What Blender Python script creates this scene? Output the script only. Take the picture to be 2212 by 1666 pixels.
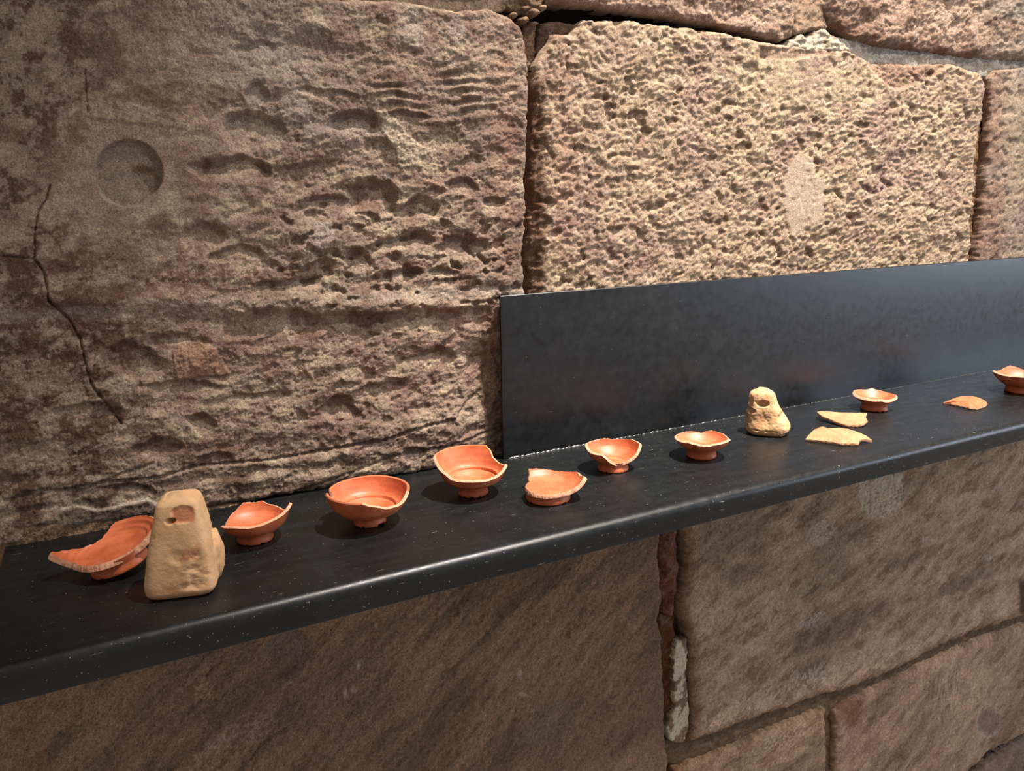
import bpy, math
import numpy as np
from mathutils import Matrix, Vector

for o in list(bpy.data.objects):
    bpy.data.objects.remove(o)
SC = bpy.context.scene
COL = SC.collection

# ------------------------------------------------------------------ camera
F, CX, CY = 1664.0, 1106.0, 833.0           # focal length in pixels of the 2212 x 1666 frame
RW = np.array([[0.88272488, -0.11884411, 0.45461287],
               [-0.46963314, -0.19113834, 0.86192277],
               [-0.01554049, -0.97434194, -0.2245357]])   # world = RW @ (right, down, forward)
CAMP = np.array([0.0, 0.0, 0.45])
cd = bpy.data.cameras.new('camera')
cam = bpy.data.objects.new('camera', cd)
COL.objects.link(cam)
cd.sensor_fit = 'HORIZONTAL'
cd.sensor_width = 36.0
cd.lens = F / 2212.0 * 36.0
cd.clip_start = 0.02
M = Matrix.Identity(4)
for i in range(3):
    M[i][0] = RW[i][0]; M[i][1] = -RW[i][1]; M[i][2] = -RW[i][2]; M[i][3] = CAMP[i]
cam.matrix_world = M
SC.camera = cam

# ------------------------------------------------------------------ light
SC.view_settings.view_transform = 'Standard'
SC.view_settings.look = 'None'
SC.view_settings.exposure = 0.0
SC.view_settings.gamma = 1.0
SC.view_settings.use_curve_mapping = False
w = bpy.data.worlds.new('room_light')
SC.world = w
w.use_nodes = True
bg = w.node_tree.nodes['Background']
bg.inputs[0].default_value = (1.0, 0.90, 0.81, 1)
bg.inputs[1].default_value = 0.40


def look(o, loc, tgt):
    o.location = loc
    d = Vector(tgt) - Vector(loc)
    o.rotation_euler = d.to_track_quat('-Z', 'Y').to_euler()


def spot(name, loc, tgt, power, size, blend, rad, colr):
    l = bpy.data.lights.new(name, 'SPOT')
    l.energy = power; l.spot_size = math.radians(size); l.spot_blend = blend
    l.shadow_soft_size = rad; l.color = colr
    o = bpy.data.objects.new(name, l)
    COL.objects.link(o); look(o, loc, tgt)
    return o


def area(name, loc, tgt, power, sx, sy, colr):
    l = bpy.data.lights.new(name, 'AREA')
    l.shape = 'RECTANGLE'; l.size = sx; l.size_y = sy
    l.energy = power; l.color = colr
    o = bpy.data.objects.new(name, l)
    COL.objects.link(o); look(o, loc, tgt)
    return o


spot('ceiling_spot', (1.75, 0.10, 4.6), (1.22, 1.12, 0.28), 2900, 35, 1.0, 0.03, (1.0, 0.91, 0.82))
spot('wall_spot', (2.3, -0.9, 3.6), (1.45, 1.2, 0.50), 560, 46, 1.0, 0.12, (1.0, 0.93, 0.85))
area('window_daylight', (5.2, -1.2, 0.9), (1.6, 1.2, -0.2), 85, 2.2, 1.6, (0.66, 0.80, 1.0))

# ------------------------------------------------------------------ maths helpers


def wall_pt(u, v, Y=1.215):
    """pixel -> point of the wall plane (x, z)"""
    d = RW @ np.array([u - CX, v - CY, F])
    p = CAMP + d * (Y / d[1])
    return p[0], p[2]


def wall_uv(x, z, Y=1.215):
    c = np.stack([x, np.full_like(x, Y), z - CAMP[2]], -1) @ RW
    return CX + F * c[..., 0] / c[..., 2], CY + F * c[..., 1] / c[..., 2]


def ground_pt(u, v, z=0.0):
    d = RW @ np.array([u - CX, v - CY, F])
    return CAMP + d * ((z - CAMP[2]) / d[2])


_rng = np.random.RandomState(7)
_perm = np.concatenate([_rng.permutation(256)] * 3)
_ga = _rng.rand(256) * 2 * np.pi
_gx, _gy = np.cos(_ga), np.sin(_ga)
_g3 = _rng.normal(size=(256, 3)); _g3 /= np.linalg.norm(_g3, axis=1)[:, None]


def perlin(x, y, seed=0):
    x = x + seed * 17.37; y = y + seed * 9.71
    xi = np.floor(x).astype(np.int64); yi = np.floor(y).astype(np.int64)
    xf = x - xi; yf = y - yi
    u = xf * xf * xf * (xf * (xf * 6 - 15) + 10); v = yf * yf * yf * (yf * (yf * 6 - 15) + 10)
    xi &= 255; yi &= 255

    def g(a, b, dx, dy):
        h = _perm[_perm[(xi + a) & 255] + ((yi + b) & 255)]
        return _gx[h] * dx + _gy[h] * dy
    n0 = g(0, 0, xf, yf) * (1 - u) + g(1, 0, xf - 1, yf) * u
    n1 = g(0, 1, xf, yf - 1) * (1 - u) + g(1, 1, xf - 1, yf - 1) * u
    return (n0 * (1 - v) + n1 * v) * 1.5


def fbm(x, y, seed=0, o=4, gain=0.5):
    s = 0; a = 1.0; t = 0
    for k in range(o):
        s = s + a * perlin(x * 2 ** k, y * 2 ** k, seed + 3 * k); t += a; a *= gain
    return s / t


def perlin3(p, seed=0):
    p = p + seed * 11.3
    i = np.floor(p).astype(np.int64); f_ = p - i
    w_ = f_ * f_ * (3 - 2 * f_)
    i &= 255
    s = 0
    for a in (0, 1):
        for b in (0, 1):
            for c in (0, 1):
                h = _perm[_perm[_perm[(i[:, 0] + a) & 255] + ((i[:, 1] + b) & 255)] + ((i[:, 2] + c) & 255)]
                g = _g3[h]
                dd = g[:, 0] * (f_[:, 0] - a) + g[:, 1] * (f_[:, 1] - b) + g[:, 2] * (f_[:, 2] - c)
                ww = (w_[:, 0] if a else 1 - w_[:, 0]) * (w_[:, 1] if b else 1 - w_[:, 1]) * (w_[:, 2] if c else 1 - w_[:, 2])
                s = s + dd * ww
    return s * 1.5


def fbm3(p, seed=0, o=4):
    s = 0; a = 1.0
    for k in range(o):
        s = s + a * perlin3(p * 2 ** k, seed + k); a *= 0.5
    return s / 1.9


def sstep(a, b, x):
    t = np.clip((x - a) / (b - a), 0, 1)
    return t * t * (3 - 2 * t)


def poly_sdf(u, v, poly):
    P = np.array(poly, float)
    d = np.full(u.shape, 1e9); ins = np.zeros(u.shape, bool)
    n = len(P)
    for k in range(n):
        a = P[k]; b = P[(k + 1) % n]; e = b - a
        t = np.clip(((u - a[0]) * e[0] + (v - a[1]) * e[1]) / (e @ e), 0, 1)
        d = np.minimum(d, (u - a[0] - t * e[0]) ** 2 + (v - a[1] - t * e[1]) ** 2)
        c = (a[1] > v) != (b[1] > v)
        with np.errstate(divide='ignore', invalid='ignore'):
            xi = a[0] + (v - a[1]) * e[0] / (e[1] if e[1] else 1e-9)
        ins ^= c & (u < xi)
    d = np.sqrt(d)
    return np.where(ins, d, -d)


def line_d(u, v, pts):
    P = np.array(pts, float)
    d = np.full(u.shape, 1e9)
    for a, b in zip(P[:-1], P[1:]):
        e = b - a
        t = np.clip(((u - a[0]) * e[0] + (v - a[1]) * e[1]) / (e @ e), 0, 1)
        d = np.minimum(d, (u - a[0] - t * e[0]) ** 2 + (v - a[1] - t * e[1]) ** 2)
    return np.sqrt(d)


def lin(h):
    c = np.array([int(h[i:i + 2], 16) for i in (0, 2, 4)]) / 255.0
    return np.where(c <= 0.04045, c / 12.92, ((c + 0.055) / 1.055) ** 2.4)


# ------------------------------------------------------------------ object helpers
def mesh_obj(name, V, Fc, mat, parent=None, cols=None, smooth=True, loc=None):
    me = bpy.data.meshes.new(name)
    V = np.asarray(V, dtype=np.float32)
    Fc = np.asarray(Fc, dtype=np.int32)
    k = Fc.shape[1]
    me.vertices.add(len(V)); me.vertices.foreach_set('co', V.ravel())
    me.loops.add(Fc.size); me.loops.foreach_set('vertex_index', Fc.ravel())
    me.polygons.add(len(Fc))
    me.polygons.foreach_set('loop_start', np.arange(0, Fc.size, k, dtype=np.int32))
    me.polygons.foreach_set('loop_total', np.full(len(Fc), k, dtype=np.int32))
    me.update(calc_edges=True)
    me.polygons.foreach_set('use_smooth', np.full(len(Fc), smooth))
    if cols is not None:
        a = me.color_attributes.new('Col', 'FLOAT_COLOR', 'POINT')
        c = np.ones((len(V), 4), dtype=np.float32)
        c[:, :3] = cols
        a.data.foreach_set('color', c.ravel())
    me.materials.append(mat)
    o = bpy.data.objects.new(name, me)
    COL.objects.link(o)
    if parent is not None:
        o.parent = parent
    if loc is not None:
        o.location = loc
    return o


def empty(name, loc, rz=0.0):
    o = bpy.data.objects.new(name, None)
    COL.objects.link(o)
    o.location = loc; o.rotation_euler = (0, 0, rz)
    o.empty_display_size = 0.03
    return o


def tag(o, label=None, cat=None, group=None, kind=None):
    if label: o['label'] = label
    if cat: o['category'] = cat
    if group: o['group'] = group
    if kind: o['kind'] = kind
    return o


# ------------------------------------------------------------------ materials
class NT:
    def __init__(s, name):
        s.m = bpy.data.materials.new(name); s.m.use_nodes = True
        s.t = s.m.node_tree; s.b = s.t.nodes['Principled BSDF']
        s.co = s.n('ShaderNodeTexCoord').outputs['Object']

    def n(s, typ, **kw):
        nd = s.t.nodes.new(typ)
        for k, v in kw.items(): setattr(nd, k, v)
        return nd

    def l(s, a, b): s.t.links.new(a, b)

    def noise(s, scale, detail=4, rough=0.55, vec=None, dist=0.0):
        nd = s.n('ShaderNodeTexNoise')
        nd.inputs['Scale'].default_value = scale; nd.inputs['Detail'].default_value = detail
        nd.inputs['Roughness'].default_value = rough; nd.inputs['Distortion'].default_value = dist
        s.l(vec if vec is not None else s.co, nd.inputs['Vector'])
        return nd.outputs['Fac']

    def ramp(s, x, a, b, lo=0.0, hi=1.0):
        nd = s.n('ShaderNodeMapRange', interpolation_type='SMOOTHSTEP')
        s.l(x, nd.inputs[0])
        for i, v in zip((1, 2, 3, 4), (a, b, lo, hi)): nd.inputs[i].default_value = v
        return nd.outputs[0]

    def math(s, op, a, b):
        nd = s.n('ShaderNodeMath', operation=op)
        for i, v in enumerate((a, b)):
            if isinstance(v, (int, float)): nd.inputs[i].default_value = v
            else: s.l(v, nd.inputs[i])
        return nd.outputs[0]

    def mix(s, f, a, b, blend='MIX'):
        nd = s.n('ShaderNodeMix', data_type='RGBA', blend_type=blend)
        for i, v in ((0, f), (6, a), (7, b)):
            if isinstance(v, (int, float)): nd.inputs[i].default_value = v
            elif isinstance(v, (tuple, list, np.ndarray)): nd.inputs[i].default_value = (*v[:3], 1)
            else: s.l(v, nd.inputs[i])
        return nd.outputs[2]

    def mapping(s, sc, rot=(0, 0, 0)):
        nd = s.n('ShaderNodeMapping')
        nd.inputs['Scale'].default_value = sc; nd.inputs['Rotation'].default_value = rot
        s.l(s.co, nd.inputs['Vector'])
        return nd.outputs[0]

    def bump(s, h, dist, strength=1.0, normal=None):
        nd = s.n('ShaderNodeBump')
        nd.inputs['Distance'].default_value = dist; nd.inputs['Strength'].default_value = strength
        s.l(h, nd.inputs['Height'])
        if normal is not None: s.l(normal, nd.inputs['Normal'])
        return nd.outputs[0]

    def attr(s):
        return s.n('ShaderNodeVertexColor', layer_name='Col').outputs['Color']


def gray(s, x):
    nd = s.n('ShaderNodeCombineColor')
    for i in range(3): s.l(x, nd.inputs[i])
    return nd.outputs[0]


def stone_material():
    s = NT('sandstone')
    c = s.attr()
    f1 = s.ramp(s.noise(420, 4, 0.7), 0.3, 0.7, 0.58, 1.32)
    f2 = s.ramp(s.noise(110, 5, 0.65), 0.3, 0.7, 0.80, 1.16)
    c = s.mix(1.0, c, gray(s, s.math('MULTIPLY', f1, f2)), 'MULTIPLY')
    s.l(c, s.b.inputs['Base Color'])
    s.b.inputs['Roughness'].default_value = 0.92
    s.b.inputs['Specular IOR Level'].default_value = 0.2
    n1 = s.bump(s.noise(520, 5, 0.75), 0.0030, 1.0)
    n2 = s.bump(s.noise(210, 4, 0.7), 0.0030, 0.8, n1)
    s.l(n2, s.b.inputs['Normal'])
    return s.m


def slip_material(name, c1, c2, rough, dust=0.5):
    s = NT(name)
    n = s.ramp(s.noise(45, 5, 0.6), 0.32, 0.68)
    c = s.mix(n, c1, c2)
    wipe = s.mapping((60, 60, 900))
    c = s.mix(s.math('MULTIPLY', s.ramp(s.noise(1.0, 3, 0.6, wipe), 0.45, 0.75), 0.30), c, tuple(np.array(c1) * 0.62))
    c = s.mix(s.math('MULTIPLY', s.ramp(s.noise(330, 4, 0.7), 0.66, 0.72), dust), c, (0.68, 0.46, 0.32))
    s.l(c, s.b.inputs['Base Color'])
    s.b.inputs['Roughness'].default_value = rough
    s.b.inputs['Specular IOR Level'].default_value = 0.45
    s.l(s.bump(s.noise(500, 4, 0.6), 0.0005, 0.6), s.b.inputs['Normal'])
    return s.m


def clay_material(name, c1, c2, c3, bump=0.001):
    s = NT(name)
    c = s.mix(s.ramp(s.noise(38, 5, 0.6), 0.35, 0.65), c1, c2)
    c = s.mix(s.ramp(s.noise(480, 3, 0.7), 0.60, 0.72), c, c3)
    s.l(c, s.b.inputs['Base Color'])
    s.b.inputs['Roughness'].default_value = 0.85
    s.b.inputs['Specular IOR Level'].default_value = 0.2
    n1 = s.bump(s.noise(700, 4, 0.65), bump, 0.7)
    s.l(s.bump(s.noise(160, 4, 0.6), bump * 1.6, 0.5, n1), s.b.inputs['Normal'])
    return s.m


def edge_material():
    """edge strip of a vessel: slip where the lip survives, raw clay where it is broken (attribute)"""
    s = NT('broken_clay_edge')
    raw = s.mix(s.ramp(s.noise(260, 4, 0.7), 0.3, 0.7), (0.56, 0.24, 0.14), (0.66, 0.35, 0.22))
    c = s.mix(s.attr(), (0.50, 0.135, 0.055), raw)
    s.l(c, s.b.inputs['Base Color'])
    s.b.inputs['Roughness'].default_value = 0.8
    s.l(s.bump(s.noise(600, 4, 0.7), 0.0012, 0.7), s.b.inputs['Normal'])
    return s.m


def steel_material(name, base, rough, scratch=1.0, speck=0.0, spec=0.38):
    s = NT(name)
    st = s.noise(1.0, 5, 0.6, s.mapping((9, 60, 60)))
    c = s.mix(s.ramp(st, 0.3, 0.7), tuple(np.array(base) * 0.75), tuple(np.array(base) * 1.25))
    # pale dust specks and scratches along the shelf
    dust = s.ramp(s.noise(260, 2, 0.5), 0.715 + speck, 0.745 + speck)
    scr = s.ramp(s.noise(1.0, 2, 0.5, s.mapping((38, 420, 420))), 0.73 + speck, 0.77 + speck)
    mk = s.math('MULTIPLY', s.math('MAXIMUM', dust, scr), 0.55 * scratch)
    c = s.mix(mk, c, (0.36, 0.34, 0.30))
    haze = s.math('MULTIPLY', s.ramp(s.noise(14, 6, 0.7), 0.5, 0.8), 0.035 * scratch)
    c = s.mix(haze, c, (0.28, 0.27, 0.25))
    if scratch > 0.9:
        mka = s.attr()
        c = s.mix(mka, c, tuple(np.array(base) * 0.30))
    s.l(c, s.b.inputs['Base Color'])
    s.b.inputs['Metallic'].default_value = 0.0
    s.b.inputs['Specular IOR Level'].default_value = spec
    r = s.ramp(s.noise(60, 4, 0.6), 0.3, 0.7, rough - 0.05, rough + 0.07)
    s.l(r, s.b.inputs['Roughness'])
    s.l(s.bump(s.noise(900, 3, 0.6), 0.0003, 0.35), s.b.inputs['Normal'])
    return s.m


M_stone = stone_material()
M_steel = steel_material('black_waxed_steel', (0.0065, 0.0075, 0.0082), 0.34)
M_plate = steel_material('black_mill_steel', (0.0065, 0.0075, 0.0085), 0.32, 1.0, 0.045, 0.62)
M_weld = steel_material('weld_steel', (0.06, 0.06, 0.06), 0.26, 0.8)
M_weld.node_tree.nodes['Principled BSDF'].inputs['Metallic'].default_value = 0.7
M_slip = slip_material('red_slip', (0.46, 0.105, 0.040), (0.60, 0.165, 0.070), 0.42)
M_pale = slip_material('pale_orange_clay', (0.44, 0.165, 0.072), (0.53, 0.235, 0.115), 0.7, 0.3)
M_edge = edge_material()
M_buff = clay_material('buff_clay', (0.60, 0.36, 0.18), (0.66, 0.43, 0.235), (0.46, 0.25, 0.12))
M_raw = clay_material('raw_clay_break', (0.46, 0.23, 0.13), (0.56, 0.32, 0.20), (0.36, 0.17, 0.09))

# ------------------------------------------------------------------ the stone wall
YW = 1.215
wall = tag(empty('wall_back', (1.0, YW, 0.0)), 'wall of large rough brown sandstone blocks behind and below the black shelf', kind='structure')
WLOC = np.array([1.0, YW, 0.0])


def px_per_m(x):
    """photo pixels per metre along x and z at wall height 0.2"""
    a = wall_uv(np.array([x]), np.array([0.2])); b = wall_uv(np.array([x + 0.01]), np.array([0.2]))
    c = wall_uv(np.array([x]), np.array([0.21]))
    return abs(b[0] - a[0])[0] * 100, abs(c[1] - a[1])[0] * 100


def blob(u, v, c, r, ang=0.0, n=None, soft=0.35):
    """soft-edged ellipse mask, 1 inside"""
    a = math.radians(ang)
    du, dv = u - c[0], v - c[1]
    p = (du * math.cos(a) + dv * math.sin(a)) / r[0]
    q = (-du * math.sin(a) + dv * math.cos(a)) / r[1]
    d = np.sqrt(p * p + q * q)
    if n is not None: d = d + n
    return 1 - sstep(1 - soft, 1 + soft, d)


def cmix(c, m, h, amt=1.0):
    # blends towards a hex colour or an array of colours
    m = np.clip(m * amt, 0, 1)[:, None]
    return c * (1 - m) + lin(h) * m if isinstance(h, str) else c * (1 - m) + h * m


def build_block(name, poly, height, label=None, step=2.3, edge=12, rnd=0.012, D=0.055, base=0.0, seed=1, jag=3.0, parent=None):
    P = np.array(poly, float)
    # grid in wall metres, spacing follows the photo's resolution
    xs = []; zs = []
    q = [wall_pt(a, b) for a, b in poly]
    x0, x1 = min(p[0] for p in q) - 0.01, max(p[0] for p in q) + 0.01
    z0, z1 = min(p[1] for p in q) - 0.01, max(p[1] for p in q) + 0.01
    x = x0
    while x < x1:
        xs.append(x)
        k = step / max(px_per_m(x)[0], 250)
        if x < -0.25 or x > 2.75: k *= 3
        x += k
    xm = min(max((x0 + min(x1, 2.3)) / 2, 0), 2.3)
    kz = step / px_per_m(xm)[1]
    z = z0
    while z < z1:
        zs.append(z)
        z += kz * (3 if z > 1.0 else 1)
    X, Z = np.meshgrid(np.array(xs), np.array(zs))
    nz, nx = X.shape
    X = X.ravel(); Z = Z.ravel()
    U, V = wall_uv(X, Z)
    j = jag * (fbm(X * 55, Z * 55, seed + 50, 4, 0.6) * 1.6 + fbm(X * 14, Z * 14, seed + 60, 2) * 1.2)
    d = poly_sdf(U, V, poly) + j
    # vertices just outside the outline are pulled onto it, so the flanks stand clean
    D2 = d.reshape(nz, nx)
    gz_, gx_ = np.gradient(D2, np.array(zs), np.array(xs))
    gx_, gz_ = gx_.ravel(), gz_.ravel()
    g2 = gx_ ** 2 + gz_ ** 2 + 1e-6
    mv = np.where(d < -0.2, np.clip(-0.2 - d, 0, 8), 0)
    OB = step * 1.9
    Xs = X + mv * gx_ / g2; Zs = Z + mv * gz_ / g2
    keep = d > -OB
    idx = np.full(X.shape, -1, np.int64)
    idx[keep] = np.arange(keep.sum())
    X, Z, U, V, d, Xs, Zs = X[keep], Z[keep], U[keep], V[keep], d[keep], Xs[keep], Zs[keep]
    e = edge(U, V) if callable(edge) else edge
    rr = rnd(U, V) if callable(rnd) else rnd
    t = np.clip(d / e, 0, 1)
    drop = rr * (1 - np.sqrt(np.clip(1 - (1 - t) ** 2, 0, 1)))
    drop = drop + (D - rr) * np.clip((-d - 0.2) / (OB * 0.7), 0, 1)
    h, c = height(X, Z, U, V, d)
    h = h + base
    # stones stay behind the steel plate
    lim = 0.0065
    near = sstep(0.56, 0.62, X) * (1 - sstep(0.31, 0.33, Z)) * sstep(-0.08, -0.05, Z)
    h = np.where(near > 0, np.minimum(h, 0.03 * (1 - near) + lim), h)
    Y = YW - h + drop
    I = idx.reshape(nz, nx)
    a, b, c2, d2 = I[:-1, :-1].ravel(), I[:-1, 1:].ravel(), I[1:, 1:].ravel(), I[1:, :-1].ravel()
    ok = (a >= 0) & (b >= 0) & (c2 >= 0) & (d2 >= 0)
    Fc = np.stack([a, b, c2, d2], 1)[ok]
    Vv = np.stack([Xs, Y, Zs], 1) - WLOC
    o = mesh_obj(name, Vv, Fc, M_stone, parent or wall, cols=np.clip(c, 0.005, 0.95))
    if label: o['label'] = label
    return o


def base_noise(X, Z, seed, sx=1.0, amp=1.0):
    """coarse to fine relief in metres"""
    h = 0.0095 * fbm(X * 6 / sx, Z * 8, seed, 3)
    h += 0.0036 * fbm(X * 26 / sx, Z * 32, seed + 5, 3)
    wx = X + 0.02 * perlin(X * 20, Z * 20, seed + 21); wz = Z + 0.02 * perlin(X * 20, Z * 20, seed + 22)
    rg = (1 - 2 * np.abs(perlin(wx * 13 / sx, wz * 22, seed + 23))) + 0.5 * (1 - 2 * np.abs(perlin(wx * 31 / sx, wz * 50, seed + 24)))
    h += 0.0016 * rg
    h += 0.0036 * fbm(X * 95, Z * 105, seed + 9, 4, 0.8)
    return h * amp


# ---- large left block
crackA = [(108, 400), (100, 430), (83, 455), (75, 500), (75, 560), (95, 590), (105, 650), (150, 690), (172, 730), (188, 800), (200, 835), (235, 880), (262, 915)]
crackB = [(-60, 548), (0, 552), (70, 558)]
crackC = [(140, 1058), (240, 1040), (350, 1030), (420, 1008), (600, 992), (760, 962), (830, 950), (900, 925), (985, 905), (1010, 870), (1045, 845)]
crackD = [(640, 1062), (760, 1020), (850, 985), (960, 965), (1080, 930)]
crackE = [(0, 1085), (90, 1060), (170, 1062), (270, 1020), (330, 1000)]


def h_left(X, Z, U, V, d):
    wn = fbm(X * 30, Z * 30, 91, 3) * 0.55
    smoothzone = blob(U, V, (200, 350), (330, 330), 0, wn, 0.5)
    h = base_noise(X, Z, 3, 1.7, 1.0) * (1 - 0.55 * smoothzone)
    Uw = U + 26 * fbm(X * 13, Z * 13, 93, 3, 0.6); Vw = V + 20 * fbm(X * 13, Z * 13, 97, 3, 0.6)
    # scooped dents, deepest under their upper lip
    for (cu, cv, ru, rv, dp, ang) in [
        (545, 115, 42, 20, 4, -10), (548, 285, 50, 45, 8, 0), (500, 368, 70, 26, 8, 5), (800, 430, 48, 46, 11, 0), (905, 455, 48, 26, 9, -8),
        (705, 448, 62, 22, 7, 0), (765, 268, 58, 26, 9, 4), (445, 512, 42, 30, 5, 0), (835, 532, 38, 13, 8, -14), (1000, 540, 46, 24, 8, 0),
        (600, 705, 95, 30, 7, 0), (300, 785, 52, 36, 8, 10), (432, 921, 30, 19, 9, 20), (335, 972, 50, 20, 8, 0), (470, 992, 36, 14, 5, 0),
        (735, 884, 30, 24, 9, 0), (925, 778, 58, 20, 6, -8), (185, 890, 60, 18, 6, 0), (285, 1066, 36, 18, 6, 0), (893, 985, 24, 13, 7, 0),
        (380, 742, 60, 25, 5, 0), (1065, 135, 28, 20, 3, 0), (800, 330, 40, 30, 3, 0), (660, 380, 50, 26, 4, 0), (690, 585, 36, 20, 7, -15),
        (775, 565, 26, 26, 8, 0), (620, 620, 70, 18, 6, -5), (860, 600, 40, 16, 7, -12), (960, 598, 30, 16, 7, 0), (905, 520, 25, 18, 7, 0),
        (720, 205, 60, 14, 4, 8), (560, 205, 24, 20, 4, 0), (225, 905, 26, 36, 6, 30), (520, 560, 60, 22, 5, 0), (395, 840, 80, 14, 4, 0),
        (1020, 350, 22, 15, 5, 0), (1000, 400, 30, 18, 6, 0), (935, 420, 24, 12, 5, 0), (1070, 440, 18, 12, 5, 0), (820, 840, 46, 13, 5, -8), (560, 860, 60, 13, 4, -6)]:
        m = blob(Uw, Vw, (cu, cv), (ru * 1.1, rv * 1.1), ang, wn * 0.7, 0.22)
        h -= m * dp * 0.0014 * (1 - 0.75 * sstep(-0.8, 1.0, (Vw - cv) / rv))
    # hammered pits in the middle and right half
    zone = sstep(560, 700, U) * sstep(420, 500, V) * (1 - sstep(640, 680, V))
    zone2 = 0.45 * sstep(420, 600, U) * sstep(130, 250, V) + 0.35 * sstep(250, 600, U) * sstep(560, 640, V)
    pn = perlin(X * 36, Z * 52, 33) + 0.4 * perlin(X * 80, Z * 110, 35)
    h -= 0.0075 * sstep(0.10, 0.62, pn + 0.25 * fbm(X * 120, Z * 120, 37, 2)) * np.clip(zone + zone2 * 0.6, 0, 1)
    h += 0.0025 * perlin(X * 26, Z * 50, 39) * np.clip(zone + 0.5 * zone2, 0, 1)
    # chiselled grooves at upper right
    gz = blob(U, V, (945, 195), (150, 75), 6, wn, 0.5)
    h += 0.0030 * gz * np.sin((V + 0.06 * U + 26 * fbm(X * 9, Z * 14, 41, 3)) / 15 * 6.283 * 0.62) * np.clip(0.35 + 2.2 * fbm(X * 16, Z * 24, 42, 2), 0, 1)
    # ledge with recess beneath it
    v0 = 690 - 0.05 * (U - 650) + 9 * fbm(X * 12, Z * 12, 43, 3)
    win = sstep(600, 700, U) * (1 - sstep(1035, 1075, U))
    h -= 0.0100 * np.where(V > v0, np.exp(-((V - v0) / 30) ** 2), np.exp(-((V - v0) / 7) ** 2)) * win
    v1 = 672 + 0.02 * (U - 300) + 8 * fbm(X * 12, Z * 12, 44, 2)
    h += 0.007 * np.exp(-((V - v1 + 22) / 22) ** 2) * sstep(60, 160, U) * (1 - sstep(1000, 1090, U))
    # round plaster-filled hole
    m = blob(U, V, (278, 374), (73, 71), 15, 0.04 * wn, 0.045)
    hole = -0.0075 - 0.004 * blob(U, V, (315, 398), (38, 30), 0, wn, 0.4) + 0.0008 * fbm(X * 60, Z * 60, 45, 3)
    h = h * (1 - blob(U, V, (278, 374), (120, 105), 0, None, 0.3)) + 0.0 * h + blob(U, V, (278, 374), (120, 105), 0, None, 0.3) * h * 0.35
    h = h * (1 - m) + m * hole
    # cracks
    wob = 2.2 * perlin(X * 120, Z * 120, 47)
    for pts, wd, dp in ((crackA, 2.0, 5), (crackB, 1.8, 4), (crackC, 3.0, 7), (crackD, 3, 5), (crackE, 3, 4), ([(190, 240), (186, 200), (184, 150)], 1.8, 3), ([(278 + 75 * math.cos(t_), 374 + 72 * math.sin(t_)) for t_ in np.linspace(1.7, 3.3, 9)], 1.8, 3)):
        h -= dp * 0.001 * np.exp(-((line_d(U, V, pts) + wob) / wd) ** 2)
    # bedding layers along the foot of the block
    vb = V - (1010 - 0.10 * (U - 400)) + 14 * fbm(X * 10, Z * 10, 49, 2)
    lay = sstep(-60, 40, vb)
    h += lay * 0.0014 * np.sin(vb / 30 * 6.283 * 0.8)
    h += lay * 0.004 * fbm(X * 16, Z * 40, 51, 3)
    # lump of lime mortar at the foot
    lump = poly_sdf(U, V, [(130, 1100), (160, 1092), (215, 1100), (262, 1088), (318, 1076), (345, 1090), (345, 1110), (240, 1122), (140, 1135)])
    h += 0.004 * sstep(-4, 5, lump)
    # recess beside the plate
    h -= 0.015 * sstep(985, 1060, U) * sstep(715, 770, V)
    # raised skins of old render
    p1 = poly_sdf(U, V, [(372, 760), (385, 742), (430, 738), (465, 752), (485, 790), (502, 808), (470, 812), (430, 812), (385, 830), (378, 800)]) + 3 * wn
    p2 = poly_sdf(U, V, [(808, 240), (830, 238), (860, 262), (880, 290), (932, 328), (910, 338), (912, 362), (880, 360), (865, 365), (855, 325), (830, 290)]) + 3 * wn
    p3 = poly_sdf(U, V, [(680, 480), (715, 478), (722, 500), (716, 535), (690, 545), (660, 520)]) + 6 * wn
    p4 = poly_sdf(U, V, [(175, 250), (178, 205), (200, 195), (260, 215), (330, 240), (430, 225), (447, 270), (440, 280), (365, 275), (270, 262), (235, 262)]) + 12 * wn
    p5 = poly_sdf(U, V, [(345, 520), (420, 515), (560, 560), (560, 620), (420, 640), (370, 655), (300, 640), (330, 590)]) + 26 * wn
    for p in (p1, p2, p3):
        m = sstep(-2, 2, p)
        h += m * (0.0022 + 0.0006 * perlin(X * 300, Z * 160, 53))
    h += sstep(-2, 3, p4) * 0.0014 + sstep(-2, 3, p5) * 0.0012
    # ---- colour
    n1 = fbm(X * 5, Z * 7, 61, 4, 0.6); n2 = fbm(X * 22, Z * 30, 63, 4, 0.6); n3 = fbm(X * 60, Z * 26, 65, 3, 0.6)
    nf = fbm(X * 120, Z * 140, 67, 3, 0.6)
    c = np.tile(lin('a89280'), (len(X), 1))
    c = cmix(c, sstep(-0.1, 0.35, n1 + 0.3 * n2), '917b6c')
    c = cmix(c, sstep(0.05, 0.4, n2 + 0.35 * nf), '977767', 0.6)
    c = cmix(c, sstep(0.02, 0.35, -n2 - 0.3 * n1), 'bca78c', 0.75)
    left = 1 - sstep(60, 420, U + 60 * n1)
    crust = sstep(0.0, 0.16, n2 + 0.5 * n1 + 0.6 * nf) * np.clip(left + 0.5 * sstep(560, 640, V) * (1 - sstep(330, 520, U)), 0, 1) * (1 - blob(U, V, (290, 380), (200, 150), 0, None, 0.3))
    c = cmix(c, crust, '644a3a', 0.85)
    mauve = sstep(0.05, 0.3, fbm(X * 9, Z * 14, 69, 4, 0.6)) * sstep(200, 500, U)
    c = cmix(c, mauve, '8a6a60', 0.5)
    dark = sstep(0.12, 0.32, fbm(X * 14, Z * 20, 71, 4, 0.6))
    c = cmix(c, dark, '6d5040', 0.55)
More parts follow.
